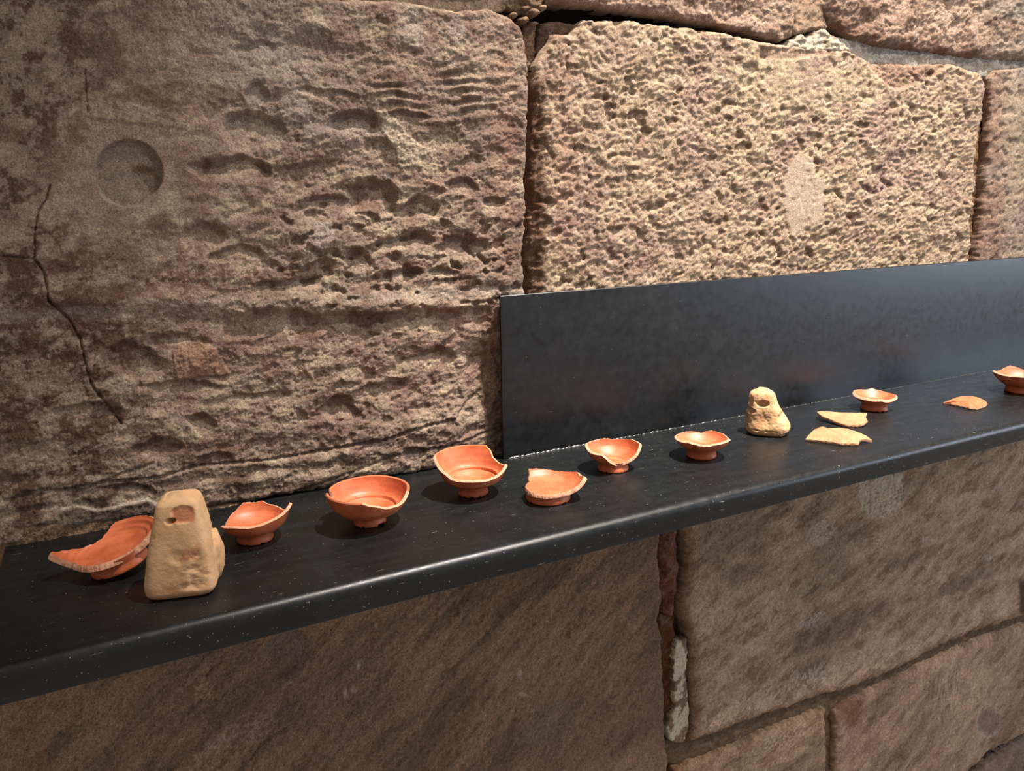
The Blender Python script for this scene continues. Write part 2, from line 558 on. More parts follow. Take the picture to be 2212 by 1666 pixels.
    white = blob(U, V, (560, 90), (150, 110), 30, 1.6 * wn, 0.7) * 0.5 + blob(U, V, (640, 260), (150, 40), 10, 1.5 * wn, 0.6) * 0.5
    white += np.exp(-((V - 668 + 0.05 * (U - 300) + 14 * wn * 2) / 13) ** 2) * 0.55 * sstep(-0.3, 0.3, n3 + n1)
    white += blob(U, V, (890, 60), (28, 40), 0, wn, 0.5) * 0.6 + blob(U, V, (985, 70), (16, 36), 0, wn, 0.5) * 0.5
    c = cmix(c, white, 'b5a89c', 0.8)
    c = cmix(c, sstep(0, 3, p3), 'b3a194', 0.85)
    c = cmix(c, sstep(-1, 2, p1), 'b08a70', 0.8)
    stri = 0.5 + 0.5 * np.sin(U / 7.0 * 6.283 + 6 * n2)
    c = cmix(c, sstep(-1, 2, p2) * (0.6 + 0.4 * stri), 'cbb9a0', 0.85)
    c = cmix(c, sstep(-2, 3, p4) * sstep(-0.15, 0.2, n3 + nf), 'b7a084', 0.6)
    c = cmix(c, sstep(-2, 3, p5) * sstep(-0.1, 0.25, n3 + nf), 'b8a08a', 0.6)
    c = cmix(c, sstep(-2, 3, p5) * sstep(0.0, 0.25, -n3 - nf), '8a6253', 0.5)
    mh = blob(U, V, (278, 374), (73, 71), 15, 0.04 * wn, 0.045)
    c = cmix(c, mh, '9a8878', 0.95)
    c = cmix(c, blob(U, V, (310, 365), (26, 9), 12, wn, 0.4), '7a5a3e', 0.6)
    c = cmix(c, sstep(-3, 1, lump) * (1 - sstep(1, 5, lump)), 'cdbfae', 0.9)
    c = cmix(c, sstep(2, 6, lump), '6b5a50', 0.8)
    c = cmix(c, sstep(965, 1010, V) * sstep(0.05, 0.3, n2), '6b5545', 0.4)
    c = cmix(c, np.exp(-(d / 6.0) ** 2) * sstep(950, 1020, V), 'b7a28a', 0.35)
    c = cmix(c, blob(U, V, (838, 380), (7, 6), 0, None, 0.2), 'ddd2c6', 0.9)
    red = blob(U, V, (1085, 330), (26, 260), 0, wn, 0.6)
    c = cmix(c, red, 'a07a68', 0.4)
    c = c * (1 + 0.16 * nf[:, None])
    return h, c


A_poly = [(-520, -40), (300, -50), (560, -22), (700, -8), (830, -2), (900, 8), (1000, 22), (1035, 20), (1062, 20), (1100, 32), (1126, 52), (1140, 90), (1143, 200),
          (1138, 330), (1134, 400), (1137, 450), (1137, 500), (1130, 560), (1132, 640), (1130, 760), (1120, 985), (1085, 992), (1020, 1000), (900, 1022), (760, 1045),
          (700, 1060), (600, 1072), (480, 1094), (400, 1110), (340, 1124), (240, 1136), (130, 1155), (0, 1182), (-560, 1290)]
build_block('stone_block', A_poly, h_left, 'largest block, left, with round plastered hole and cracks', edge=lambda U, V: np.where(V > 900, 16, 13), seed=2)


# ---- middle block
def h_mid(X, Z, U, V, d):
    wn = fbm(X * 30, Z * 30, 191, 3) * 0.5
    h = base_noise(X, Z, 103, 1.0, 0.75)
    pn = perlin(X * 30 + Z * 16, Z * 46 - X * 10, 133) + 0.5 * perlin(X * 70, Z * 90, 135)
    pit = sstep(0.12, 0.55, pn)
    patchy = 0.25 + 1.25 * sstep(-0.15, 0.25, fbm(X * 9, Z * 12, 138, 3))
    h -= 0.0040 * pit * patchy
    pn2 = perlin(X * 62 + Z * 20, Z * 80, 137)
    h -= 0.0016 * sstep(0.15, 0.5, pn2) * (1.5 - patchy)
    h += 0.0016 * (1 - 2 * np.abs(perlin(X * 45 - Z * 30, Z * 70 + X * 10, 141)))
    h += 0.0024 * fbm(X * 110, Z * 120, 139, 3, 0.8)
    top = blob(U, V, (1740, 170), (160, 60), 10, wn, 0.5)
    h = h * (1 - 0.6 * top) + 0.002 * top
    rec = poly_sdf(U, V, [(1862, 112), (1880, 150), (1905, 175), (1935, 195), (1962, 190), (1985, 176), (2012, 168), (2040, 150), (2060, 132), (2000, 100)]) + 4 * wn
    h -= 0.006 * sstep(-3, 6, rec)
    rec2 = poly_sdf(U, V, [(1640, 100), (1700, 104), (1795, 108), (1800, 118), (1740, 124), (1690, 132), (1640, 128), (1630, 110)]) + 6 * wn
    h -= 0.004 * sstep(-3, 6, rec2)
    patch = poly_sdf(U, V, [(1705, 350), (1740, 330), (1758, 345), (1762, 380), (1780, 395), (1778, 450), (1770, 480), (1760, 495), (1745, 470), (1738, 500), (1705, 510), (1695, 460), (1690, 400)]) + 5 * wn
    pm = sstep(-3, 4, patch)
    h = h * (1 - 0.8 * pm) + 0.0022 * pm
    sq = sstep(-2, 2, poly_sdf(U, V, [(1452, 72), (1485, 74), (1492, 90), (1482, 106), (1455, 104)]) + 2 * wn)
    h += 0.003 * sq
    for pts, wd, dp in (([(1235, 78), (1222, 120), (1226, 150), (1215, 175), (1208, 200)], 2.4, 4), ([(1325, 215), (1330, 265)], 2.2, 3), ([(1262, 42), (1240, 75), (1230, 80)], 3, 5)):
        h -= dp * 0.001 * np.exp(-((line_d(U, V, pts) + 1.5 * perlin(X * 120, Z * 120, 147)) / wd) ** 2)
    for (cu, cv, r, dp) in [(1930, 228, 8, 6), (2040, 542, 10, 6), (1968, 330, 6, 5), (1620, 150, 14, 6), (1610, 178, 14, 6), (1835, 468, 9, 6), (1850, 468, 6, 5), (1788, 215, 8, 5), (1765, 298, 12, 5)]:
        h -= 0.001 * dp * blob(U, V, (cu, cv), (r, r), 0, wn * 0.5, 0.3)
    # ridges on the flank facing the open joint
    fl = 1 - sstep(4, 48, d)
    fl = fl * (1 - sstep(1200, 1230, U))
    h += fl * 0.006 * fbm(X * 90, Z * 14, 149, 3)
    n1 = fbm(X * 5, Z * 6, 161, 4, 0.6); n2 = fbm(X * 20, Z * 26, 163, 4, 0.6); nf = fbm(X * 110, Z * 120, 167, 3, 0.6)
    c = np.tile(lin('bea589'), (len(X), 1))
    c = cmix(c, sstep(-0.05, 0.3, n1 + 0.4 * n2), 'ab9080')
    c = cmix(c, sstep(0.0, 0.3, n2 + 0.5 * nf), 'cab296', 0.7)
    c = cmix(c, sstep(0.05, 0.35, -n2 + 0.2 * n1), 'a08474', 0.6)
    c = cmix(c, pit, '8d7060', 0.40)
    c = cmix(c, sstep(0.15, 0.3, fbm(X * 30, Z * 40, 169, 3, 0.6)), '8a6a58', 0.45)
    c = cmix(c, top * sstep(-0.2, 0.2, fbm(X * 30, Z * 220, 171, 2)), 'd3c09c', 0.6)
    c = cmix(c, pm, 'd0bca4', 0.6)
    c = cmix(c, sstep(-3, 4, rec), '9a7763', 0.7)
    c = cmix(c, sstep(-3, 4, rec2), '8d7060', 0.6)
    c = cmix(c, blob(U, V, (1215, 340), (26, 200), 0, wn, 0.6), 'ac8674', 0.5)
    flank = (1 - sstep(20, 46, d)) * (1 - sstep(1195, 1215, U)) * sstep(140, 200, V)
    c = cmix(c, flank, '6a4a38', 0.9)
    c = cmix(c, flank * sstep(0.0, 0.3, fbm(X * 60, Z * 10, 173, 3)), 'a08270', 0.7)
    c = c * (1 + 0.18 * nf[:, None])
    return h, c


B_poly = [(1152, 175), (1160, 140), (1192, 88), (1198, 72), (1238, 74), (1250, 55), (1264, 40), (1330, 42), (1450, 54), (1560, 68), (1640, 86), (1700, 97), (1760, 104),
          (1830, 108), (1868, 125), (1900, 137), (1965, 134), (1985, 142), (2010, 136), (2050, 136), (2090, 148), (2122, 160), (2132, 178), (2126, 250), (2118, 300), (2106, 360),
          (2112, 400), (2100, 460), (2100, 520), (2092, 620), (2078, 822), (1600, 905), (1120, 985), (1142, 640), (1142, 560), (1146, 430), (1142, 330), (1144, 230)]
def _edge_mid(U, V):
    a = 46 * sstep(180, 260, V) + 12 * (1 - sstep(180, 260, V))
    return np.where(U < 1230, a * (1 - sstep(1190, 1230, U)) + 12 * sstep(1190, 1230, U), 12)
def _rnd_mid(U, V):
    return 0.012 + 0.030 * sstep(180, 260, V) * (1 - sstep(1190, 1230, U))
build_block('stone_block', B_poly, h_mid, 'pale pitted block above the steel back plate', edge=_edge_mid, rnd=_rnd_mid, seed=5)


def plain(seed, pal, amp=1.0, sx=1.0, rot=0.0, pit=0.0, extra=None, freq=1.0):
    """relief and colour of an ordinary block; pal: base, second, light, dark"""
    def fn(X, Z, U, V, d):
        a = math.radians(rot)
        P = X * math.cos(a) + Z * math.sin(a); Q = -X * math.sin(a) + Z * math.cos(a)
        h = base_noise(P * freq, Q * freq, seed, sx, amp)
        pn = perlin(P * 32, Q * 44, seed + 33) + 0.5 * perlin(P * 75, Q * 90, seed + 35)
        h -= pit * 0.005 * sstep(0.12, 0.55, pn)
        n1 = fbm(P * 4 / sx, Q * 7, seed + 61, 4, 0.6); n2 = fbm(P * 16 / sx, Q * 30, seed + 63, 4, 0.62)
        nf = fbm(P * 90, Q * 120, seed + 67, 3, 0.6)
        c = np.tile(lin(pal[0]), (len(X), 1))
        c = cmix(c, sstep(-0.1, 0.25, n1 + 0.4 * n2), pal[1])
        c = cmix(c, sstep(0.02, 0.32, n2 + 0.4 * nf), pal[2], 0.55)
        c = cmix(c, sstep(0.05, 0.35, -n2 - 0.3 * nf), pal[3], 0.65)
        big = fbm(P * 2.2 + 3, Q * 5.5, seed + 71, 4, 0.6)
        c = cmix(c, sstep(0.05, 0.3, big), c * 0.68, 0.8)
        c = cmix(c, sstep(0.05, 0.3, -big), c * 1.14, 0.8)
        if extra: h, c = extra(X, Z, U, V, d, h, c, n1, n2, nf)
        return h, c * (1 + 0.15 * nf[:, None])
    return fn


PAL_R = ('b8a28a', 'a89080', 'c6b096', '93796a')
PAL_T = ('b09480', '9f8270', 'c4a88e', '816452')
def ex_right(X, Z, U, V, d, h, c, n1, n2, nf):
    c = cmix(c, (1 - sstep(2150, 2185, U)), '94705f', 0.6)
    c = cmix(c, sstep(0.1, 0.3, n1) * 1.0, 'ada192', 0.4)
    return h, c
build_block('stone_block', [(2142, 168), (2150, 152), (2212, 146), (2400, 135), (2900, 60), (2900, 700), (2400, 765), (2100, 820), (2112, 560), (2122, 480), (2132, 360), (2140, 250)],
            plain(211, PAL_R, 0.7, 1.0, 0, 0.8, ex_right), 'pale block at the right end above the steel back plate', seed=8, jag=1.2, edge=7, rnd=0.007, D=0.03)
def ex_top(X, Z, U, V, d, h, c, n1, n2, nf):
    low = 1 - sstep(8, 34, d)
    c = cmix(c, low * sstep(-0.1, 0.3, n2 + n1), '80583c', 0.6)
    h += 0.004 * low * fbm(X * 18, Z * 50, 251, 3)
    return h, c
build_block('stone_block', [(1180, -260), (1728, -260), (1726, -40), (1722, 40), (1716, 78), (1690, 90), (1620, 72), (1560, 55), (1500, 48), (1440, 32), (1330, 20), (1240, 8), (1185, 2)],
            plain(231, PAL_T, 1.1, 1.4, 0, 0.5, ex_top), 'narrow strip of block above the dark open joint', edge=14, rnd=0.012, jag=1.3, seed=11)
def ex_tr(X, Z, U, V, d, h, c, n1, n2, nf):
    low = 1 - sstep(10, 50, d)
    c = cmix(c, low * sstep(-0.15, 0.2, n2), '7a5140', 0.7)
    c = cmix(c, sstep(2080, 2160, U) * sstep(-0.2, 0.2, n1), 'b5a999', 0.5)
    h += 0.005 * low * fbm(X * 14, Z * 40, 261, 3)
    return h, c
build_block('stone_block', [(1770, -320), (2900, -420), (2900, 60), (2400, 110), (2212, 130), (2140, 128), (2080, 122), (2000, 112), (1930, 104), (1870, 92), (1830, 80), (1795, 50), (1772, 10)],
            plain(271, PAL_T, 1.5, 1.2, 10, 0.6, ex_tr), 'reddish block at the top right with a ragged lower edge', edge=26, rnd=0.020, jag=1.6, seed=13)
build_block('stone_block', [(-520, -420), (1140, -330), (1145, -40), (1090, -14), (980, -14), (800, -32), (560, -52), (-520, -95)],
            plain(291, PAL_R, 1, 1.4), 'block along the top of the wall over the round plastered hole', step=4, seed=15)


# mortar and rubble of the upper joints
def pl_mortar(col, seed, amp=1.0):
    def fn(X, Z, U, V, d):
        h = amp * (0.006 * fbm(X * 22, Z * 30, seed, 4, 0.6) + 0.002 * fbm(X * 120, Z * 120, seed + 4, 2))
        n = fbm(X * 24, Z * 40, seed + 7, 4, 0.6)
        c = np.tile(lin(col), (len(X), 1))
        c = cmix(c, sstep(0.0, 0.3, n), '8a7664', 0.6)
        return h, c
    return fn


build_block('mortar_joint', [(1790, 70), (1870, 84), (1990, 104), (2100, 116), (2212, 124), (2400, 100), (2400, 150), (2212, 160), (2140, 168), (2050, 160), (1960, 150), (1880, 140), (1830, 120), (1780, 115)],
            pl_mortar('b5aba0', 301), 'grey lime mortar in the upper right joint', D=0.03, base=-0.014, edge=6, rnd=0.006, seed=21)
build_block('mortar_joint', [(1700, 92), (1722, 80), (1735, 70), (1752, 76), (1768, 62), (1782, 56), (1800, 66), (1812, 76), (1830, 88), (1850, 112), (1790, 118), (1700, 108)],
            pl_mortar('c8b8a2', 311, 2.0), 'bright lump of mortar above the pitted block', D=0.04, base=-0.003, edge=14, rnd=0.014, seed=22)
build_block('mortar_joint', [(1722, -200), (1775, -200), (1790, 30), (1800, 60), (1760, 66), (1718, 76)],
            pl_mortar('ad8f76', 315), 'upright mortar joint at the top', D=0.04, base=-0.006, edge=8, rnd=0.01, seed=23)
build_block('mortar_joint', [(540, -60), (1120, -40), (1100, 20), (1062, 26), (1000, 28), (900, 18), (700, 0), (540, -20)],
            pl_mortar('c0a68c', 319), 'pale mortar strip painted as the lit top of the largest block', D=0.03, base=-0.008, edge=6, rnd=0.005, seed=29)  # pale tan stands in for light on the block's top face
build_block('filler_stone', [(1180, 45), (1225, 38), (1272, 46), (1262, 90), (1200, 118), (1170, 112)],
            plain(321, ('7d6456', '6c5448', '917664', '58453a'), 1.0), 'dark stone wedged in the joint top', base=-0.022, edge=8, D=0.04, seed=24)
build_block('filler_stone', [(1146, 30), (1176, 40), (1180, 100), (1172, 160), (1148, 170), (1142, 90)],
            plain(323, ('8b6f5a', '6c5448', 'a58a70', '58453a'), 1.2), 'slim stone wedged in the joint top', base=-0.028, edge=7, D=0.04, seed=25)
build_block('filler_stone', [(1100, -30), (1160, -40), (1182, -10), (1180, 20), (1150, 34), (1112, 24), (1084, 8)],
            plain(325, ('96795f', '7c6450', 'ab8f72', '58453a'), 1.4), 'rubble packed between block tops', base=-0.010, edge=12, rnd=0.014, D=0.05, seed=26)
rk = np.random.RandomState(5)
for (cu, cv, r, b) in [(1118, 28, 11, -0.012), (1138, 40, 12, -0.010), (1158, 26, 13, -0.004), (1165, 46, 9, -0.014), (1142, 14, 10, -0.008), (1178, 14, 11, -0.004)]:
    pol = [(cu + r * math.cos(a) * rk.uniform(.8, 1.25), cv + r * .75 * math.sin(a) * rk.uniform(.8, 1.25)) for a in np.linspace(0, 6.283, 8)[:-1]]
    build_block('pebble', pol, plain(int(cu), ('a58a70', '8c705a', 'b99c80', '6d5646'), 0.5), None, base=b + 0.004, edge=9, rnd=0.012, D=0.03, seed=int(cv), step=1.8, jag=1.0)
# stone set back in the open upright joint
build_block('filler_stone', [(1140, 330), (1152, 320), (1165, 350), (1186, 400), (1195, 470), (1192, 560), (1200, 640), (1200, 760), (1128, 760), (1139, 560), (1142, 430)],
            plain(331, ('8f6a52', '7d5138', 'a8806a', '5c3c2a'), 1.6, 0.5, 90), 'narrow brown stone down the open joint', base=-0.026, edge=12, rnd=0.018, D=0.03, seed=27)
build_block('mortar_joint', [(2104, 560), (2112, 480), (2118, 400), (2126, 300), (2134, 190), (2142, 165), (2150, 168), (2140, 300), (2132, 420), (2122, 560), (2108, 700), (2085, 700)],
            pl_mortar('8a6a4c', 335, 1.2), 'brown earth mortar in the right upright joint', base=-0.024, edge=6, rnd=0.004, D=0.03, seed=28)

# ---- lower courses
PAL_L = ('967a64', 'a08268', 'b08e70', '75604e')
PAL_M = ('b2967e', 'bca088', 'd0b69a', '86694f')
def ex_ll(X, Z, U, V, d, h, c, n1, n2, nf):
    wn = fbm(X * 30, Z * 30, 491, 3) * 0.8
    c = cmix(c, (1 - sstep(84, 98, U - 0.06 * (V - 1500))), '9c7c58', 0.6)
    c = cmix(c, blob(U, V, (440, 1500), (22, 30), 0, wn, 0.5) * sstep(-0.2, 0.1, nf), 'd0ac82', 0.8)
    c = cmix(c, blob(U, V, (510, 1590), (75, 26), -25, wn, 0.6) * sstep(0.0, 0.2, nf + n2), 'cbb09c', 0.7)
    c = cmix(c, blob(U, V, (620, 1395), (46, 34), 0, wn * 0.4, 0.2), '8b7768', 0.8)
    h -= 0.003 * blob(U, V, (620, 1395), (46, 34), 0, wn * 0.4, 0.2)
    for q in ((625, 1473, 7, 4), (775, 1438, 5, 11), (745, 1495, 4, 12), (765, 1492, 6, 5), (1122, 1457, 4, 9), (1130, 1500, 9, 5)):
        c = cmix(c, blob(U, V, q[:2], q[2:], 0, wn * .6, 0.4), 'd2b9a8', 0.75)
    c = cmix(c, blob(U, V, (1180, 1560), (60, 60), 0, wn, 0.6), '8a7a6e', 0.4)
    c = cmix(c, sstep(1380, 1425, U), '8a6f5e', 0.6)
    c = cmix(c, blob(U, V, (560, 1500), (240, 100), 0, wn, 0.8), '80655a', 0.5)
    c = cmix(c, blob(U, V, (1330, 1600), (160, 80), -15, wn, 0.8), '8d7060', 0.5)
    for pts in ([(446, 1460), (462, 1440), (478, 1430)], [(1110, 1560), (1160, 1540)], [(540, 1640), (560, 1610), (620, 1570)]):
        h -= 0.004 * np.exp(-(line_d(U, V, pts) / 2.5) ** 2)
    return h, c
build_block('stone_block', [(-520, 1200), (84, 1130), (600, 1080), (1425, 1000), (1430, 1150), (1424, 1205), (1432, 1290), (1424, 1340), (1434, 1420), (1438, 1500), (1436, 1560), (1444, 1650), (1430, 1780), (-520, 2150)],
            plain(401, PAL_L, 0.95, 2.2, 38, 0.0, ex_ll, 1.5), 'rusty brown block beneath the left half of the shelf', step=2.5, seed=31, edge=14)
def ex_lm(X, Z, U, V, d, h, c, n1, n2, nf):
    wn = fbm(X * 26, Z * 26, 591, 3) * 0.9
    w1 = poly_sdf(U, V, [(1845, 1040), (1850, 1090), (1870, 1115), (1905, 1120), (1935, 1100), (1952, 1108), (1945, 1070), (1955, 1020), (1830, 1020)]) + 14 * wn
    c = cmix(c, sstep(-4, 6, w1) * sstep(-0.35, 0.1, fbm(X * 90, Z * 14, 593, 2) + nf), 'd2c2ac', 0.85)
    h += 0.0015 * sstep(-4, 6, w1)
    for q in ((1775, 1150, 30, 20), (1765, 1165, 12, 9), (1995, 1165, 8, 6), (2155, 1050, 6, 5), (1755, 1340, 28, 16), (1765, 1455, 44, 16), (2135, 1205, 9, 6)):
        c = cmix(c, blob(U, V, q[:2], q[2:], -20, wn, 0.5) * sstep(-0.2, 0.1, nf), 'c4b8ae', 0.6)
    c = cmix(c, blob(U, V, (1560, 1550), (90, 22), -28, wn, 0.5) * sstep(-0.05, 0.2, nf + n2), 'd4b896', 0.7)
    c = cmix(c, blob(U, V, (1680, 1490), (110, 20), -26, wn, 0.5) * sstep(0.0, 0.25, nf + n2), 'cdb6a0', 0.5)
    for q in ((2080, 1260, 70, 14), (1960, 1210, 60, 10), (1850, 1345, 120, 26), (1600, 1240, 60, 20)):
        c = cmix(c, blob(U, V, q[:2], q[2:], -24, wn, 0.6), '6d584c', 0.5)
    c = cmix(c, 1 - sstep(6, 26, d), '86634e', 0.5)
    c = cmix(c, sstep(2196, 2206, U) * sstep(1240, 1262, V) * (1 - sstep(1320, 1335, V)), '4d3826', 0.9)
    h -= 0.004 * blob(U, V, (1900, 1330), (260, 60), -24, wn, 0.9)
    return h, c
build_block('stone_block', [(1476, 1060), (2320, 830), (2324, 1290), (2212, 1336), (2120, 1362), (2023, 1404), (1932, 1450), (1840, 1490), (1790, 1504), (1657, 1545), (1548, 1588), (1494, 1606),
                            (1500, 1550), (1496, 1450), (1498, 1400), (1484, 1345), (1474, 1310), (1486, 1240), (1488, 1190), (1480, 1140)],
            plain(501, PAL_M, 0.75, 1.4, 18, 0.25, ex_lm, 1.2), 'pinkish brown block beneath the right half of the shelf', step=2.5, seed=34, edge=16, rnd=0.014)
build_block('stone_block', [(2330, 830), (2900, 640), (2900, 1040), (2332, 1286)], plain(521, PAL_M, 0.9, 1.4), 'far right block just below the shelf', step=4, seed=35)
def ex_bm(X, Z, U, V, d, h, c, n1, n2, nf):
    wn = fbm(X * 26, Z * 26, 691, 3) * 0.9
    c = cmix(c, 1 - sstep(1470, 1540, U), '8a5c3c', 0.6)
    c = cmix(c, blob(U, V, (1680, 1600), (60, 14), -22, wn, 0.6) * sstep(-0.1, 0.2, nf), 'cdb69c', 0.6)
    return h, c
build_block('stone_block', [(1462, 1668), (1500, 1650), (1590, 1616), (1660, 1582), (1740, 1552), (1784, 1534), (1788, 1580), (1788, 1640), (1780, 1740), (1760, 1960), (1430, 1990), (1452, 1800)],
            plain(601, ('ab8c70', 'b09478', 'c4aa8c', '84684f'), 0.8, 1.4, 10, 0.1, ex_bm, 1.2), 'small low block beside the upright joint', step=2.6, seed=37, edge=14)
def ex_br(X, Z, U, V, d, h, c, n1, n2, nf):
    wn = fbm(X * 26, Z * 26, 791, 3) * 0.6
    rub = blob(U, V, (2070, 1500), (70, 70), 20, wn, 0.8)
    c = cmix(c, rub * sstep(-0.3, 0.2, fbm(X * 110, Z * 14, 793, 2)), 'cfb294', 0.6)
    ring = np.abs(np.hypot((U - 2135) / 24, (V - 1560) / 33) - 1 + 0.15 * wn)
    c = cmix(c, 1 - sstep(0.05, 0.2, ring), 'b8a89c', 0.6)
    c = cmix(c, blob(U, V, (2135, 1560), (22, 30), 0, wn, 0.2), '857065', 0.7)
    c = cmix(c, blob(U, V, (1840, 1540), (30, 30), 0, wn, 0.6), '7a4f34', 0.7)
    h -= 0.003 * blob(U, V, (2135, 1560), (23, 31), 0, wn * .5, 0.15)
    return h, c
build_block('stone_block', [(1808, 1600), (1806, 1545), (1830, 1524), (1860, 1508), (1940, 1468), (2030, 1424), (2120, 1384), (2212, 1354), (2330, 1304), (2900, 1060), (2900, 1300), (2420, 1500), (2212, 1588), (2150, 1620),
                            (2100, 1662), (2060, 1720), (1990, 1780), (1800, 1860), (1804, 1700)],
            plain(701, ('a88a74', 'b0937a', 'c4a68a', '826754'), 0.8, 1.6, 30, 0.1, ex_br, 1.2), 'low block with a faint pale ring near its corner', step=2.6, seed=41, edge=16, rnd=0.014)
build_block('stone_block', [(2118, 1676), (2160, 1634), (2212, 1606), (2420, 1520), (2900, 1320), (2900, 1980), (1990, 2050), (2000, 1800)],
            plain(801, ('9a8170', 'a08676', 'ac9482', '7a6255'), 0.6, 1.2), 'corner block at the bottom right', step=3, seed=43, edge=14)
build_block('filler_stone', [(1432, 1130), (1474, 1120), (1476, 1180), (1470, 1240), (1474, 1300), (1468, 1345), (1440, 1335), (1432, 1250)],
            plain(811, ('7c4c38', '86584a', '9c7060', '553224'), 1.6, 0.6, 90), 'reddish stone in the lower upright joint', base=-0.016, edge=12, rnd=0.012, D=0.03, seed=45)
build_block('mortar_joint', [(1438, 1340), (1472, 1335), (1476, 1420), (1470, 1500), (1462, 1600), (1444, 1580), (1440, 1450)],
            pl_mortar('6e4428', 821, 1.6), 'rust coloured mortar in the lower joint', base=-0.022, edge=8, rnd=0.008, D=0.03, seed=46)
def plast(X, Z, U, V, d):
    n = fbm(X * 30, Z * 20, 831, 4, 0.65)
    c = np.tile(lin('ddcdb4'), (len(X), 1))
    c = cmix(c, sstep(-0.02, 0.10, n), '7a5a44', 0.85)
    return 0.002 * n, c
build_block('mortar_patch', [(1464, 1390), (1488, 1384), (1492, 1410), (1488, 1460), (1494, 1520), (1492, 1590), (1478, 1612), (1450, 1608), (1446, 1570), (1462, 1540), (1460, 1470)],
            plast, 'flaking white plaster beside the lower joint', base=-0.009, edge=4, rnd=0.0015, D=0.03, seed=47)
build_block('mortar_joint', [(1440, 1610), (1500, 1596), (1640, 1540), (1800, 1488), (2020, 1395), (2330, 1270), (2330, 1320), (2120, 1395), (1960, 1470), (1820, 1535), (1818, 1900), (1775, 1900), (1776, 1545), (1640, 1600), (1480, 1670), (1440, 1660)],
            pl_mortar('6f5946', 841, 1.2), 'earth mortar in the lowest joints', base=-0.020, edge=8, rnd=0.006, D=0.03, seed=48, step=3)
build_block('mortar_joint', [(1990, 1800), (2080, 1690), (2150, 1620), (2330, 1545), (2900, 1290), (2900, 1360), (2330, 1580), (2180, 1650), (2120, 1700), (2040, 1820)],
            pl_mortar('4c3a2a', 845, 1.0), 'dark mortar at the bottom right', base=-0.030, edge=8, rnd=0.006, D=0.02, seed=49, step=3)

# bed of mortar behind all blocks
gx = np.arange(-0.75, 4.6, 0.012); gz = np.arange(-2.6, 1.75, 0.012)
GX, GZ = np.meshgrid(gx, gz); nzb, nxb = GX.shape
x_, z_ = GX.ravel(), GZ.ravel()
ub, vb_ = wall_uv(x_, z_)
deep = blob(ub, vb_, (1430, 50), (330, 34), 8, None, 0.3) + blob(ub, vb_, (1150, 480), (14, 300), 0, None, 0.4) * 0.6
yb = YW + 0.050 + 0.10 * np.clip(deep, 0, 1) + 0.006 * fbm(x_ * 18, z_ * 18, 900, 4)
cb = cmix(np.tile(lin('5e4836'), (len(x_), 1)), sstep(0, 0.3, fbm(x_ * 12, z_ * 12, 905, 3)), '7a6452', 0.7)
ii = np.arange(nzb * nxb).reshape(nzb, nxb)
FB = np.stack([ii[:-1, :-1].ravel(), ii[:-1, 1:].ravel(), ii[1:, 1:].ravel(), ii[1:, :-1].ravel()], 1)
mesh_obj('mortar_bed', np.stack([x_, yb, z_], 1) - WLOC, FB, M_stone, wall, cols=cb)

# ------------------------------------------------------------------ the steel shelf
shelf = tag(empty('metal_shelf', (-0.162, 0.87, 0.0)), 'long black steel wall shelf with rounded front lip and upright back plate', 'shelf')
SL = np.array([-0.162, 0.87, 0.0])
XE = 3.2


def extrude_profile(name, prof, xa, xb, nxs, mat, parent, origin, colfn=None, closed=True):
    prof = np.array(prof, float); n = len(prof)
    xs = np.linspace(xa, xb, nxs)
    V = np.zeros((nxs, n, 3)); V[..., 0] = xs[:, None]; V[..., 1] = prof[:, 0]; V[..., 2] = prof[:, 1]
    V = V.reshape(-1, 3)
    i = np.arange(nxs * n).reshape(nxs, n)
    if closed:
        j = np.roll(i, -1, 1)
        Fc = np.stack([i[:-1].ravel(), i[1:].ravel(), j[1:].ravel(), j[:-1].ravel()], 1)
    else:
        Fc = np.stack([i[:-1, :-1].ravel(), i[1:, :-1].ravel(), i[1:, 1:].ravel(), i[:-1, 1:].ravel()], 1)
    cols = colfn(V) if colfn else np.zeros((len(V), 3))
    o = mesh_obj(name, V - origin, Fc, mat, parent, cols=cols)
    if closed:   # end caps
        me = o.data
        import bmesh
        bm = bmesh.new(); bm.from_mesh(me); bm.verts.ensure_lookup_table()
        bm.faces.new([bm.verts[k] for k in range(n)][::1]).smooth = False
        bm.faces.new([bm.verts[(nxs - 1) * n + k] for k in range(n)][::-1]).smooth = False
        bmesh.ops.recalc_face_normals(bm, faces=bm.faces)
        bm.to_mesh(me); bm.free()
    return o


yf, rb, th, yb_ = 0.864, 0.013, 0.005, 1.224
pr = [(yb_, 0.0)] + [(y, 0.0) for y in np.linspace(yb_ - 0.01, yf + rb + 0.002, 14)]
pr += [(yf + rb - rb * math.sin(a), -rb + rb * math.cos(a)) for a in np.linspace(0, math.pi / 2, 13)]
pr += [(yf, -0.0155), (yf, -0.038), (yf + 0.0008, -0.0395), (yf + th - 0.0008, -0.0395), (yf + th, -0.038), (yf + th, -0.016)]
ri = rb - th
pr += [(yf + rb - ri * math.sin(a), -rb + ri * math.cos(a)) for a in np.linspace(math.pi / 2, 0, 7)]
pr += [(yf + rb + 0.002, -th), (yb_, -th)]
o = extrude_profile('shelf_board', pr, -0.162, XE, 60, M_steel, shelf, SL)
o['label'] = 'flat top folded down over a rounded front edge'


def sharp_faces(o, ang=50):
    o.data.set_sharp_from_angle(angle=math.radians(ang))


sharp_faces(o)


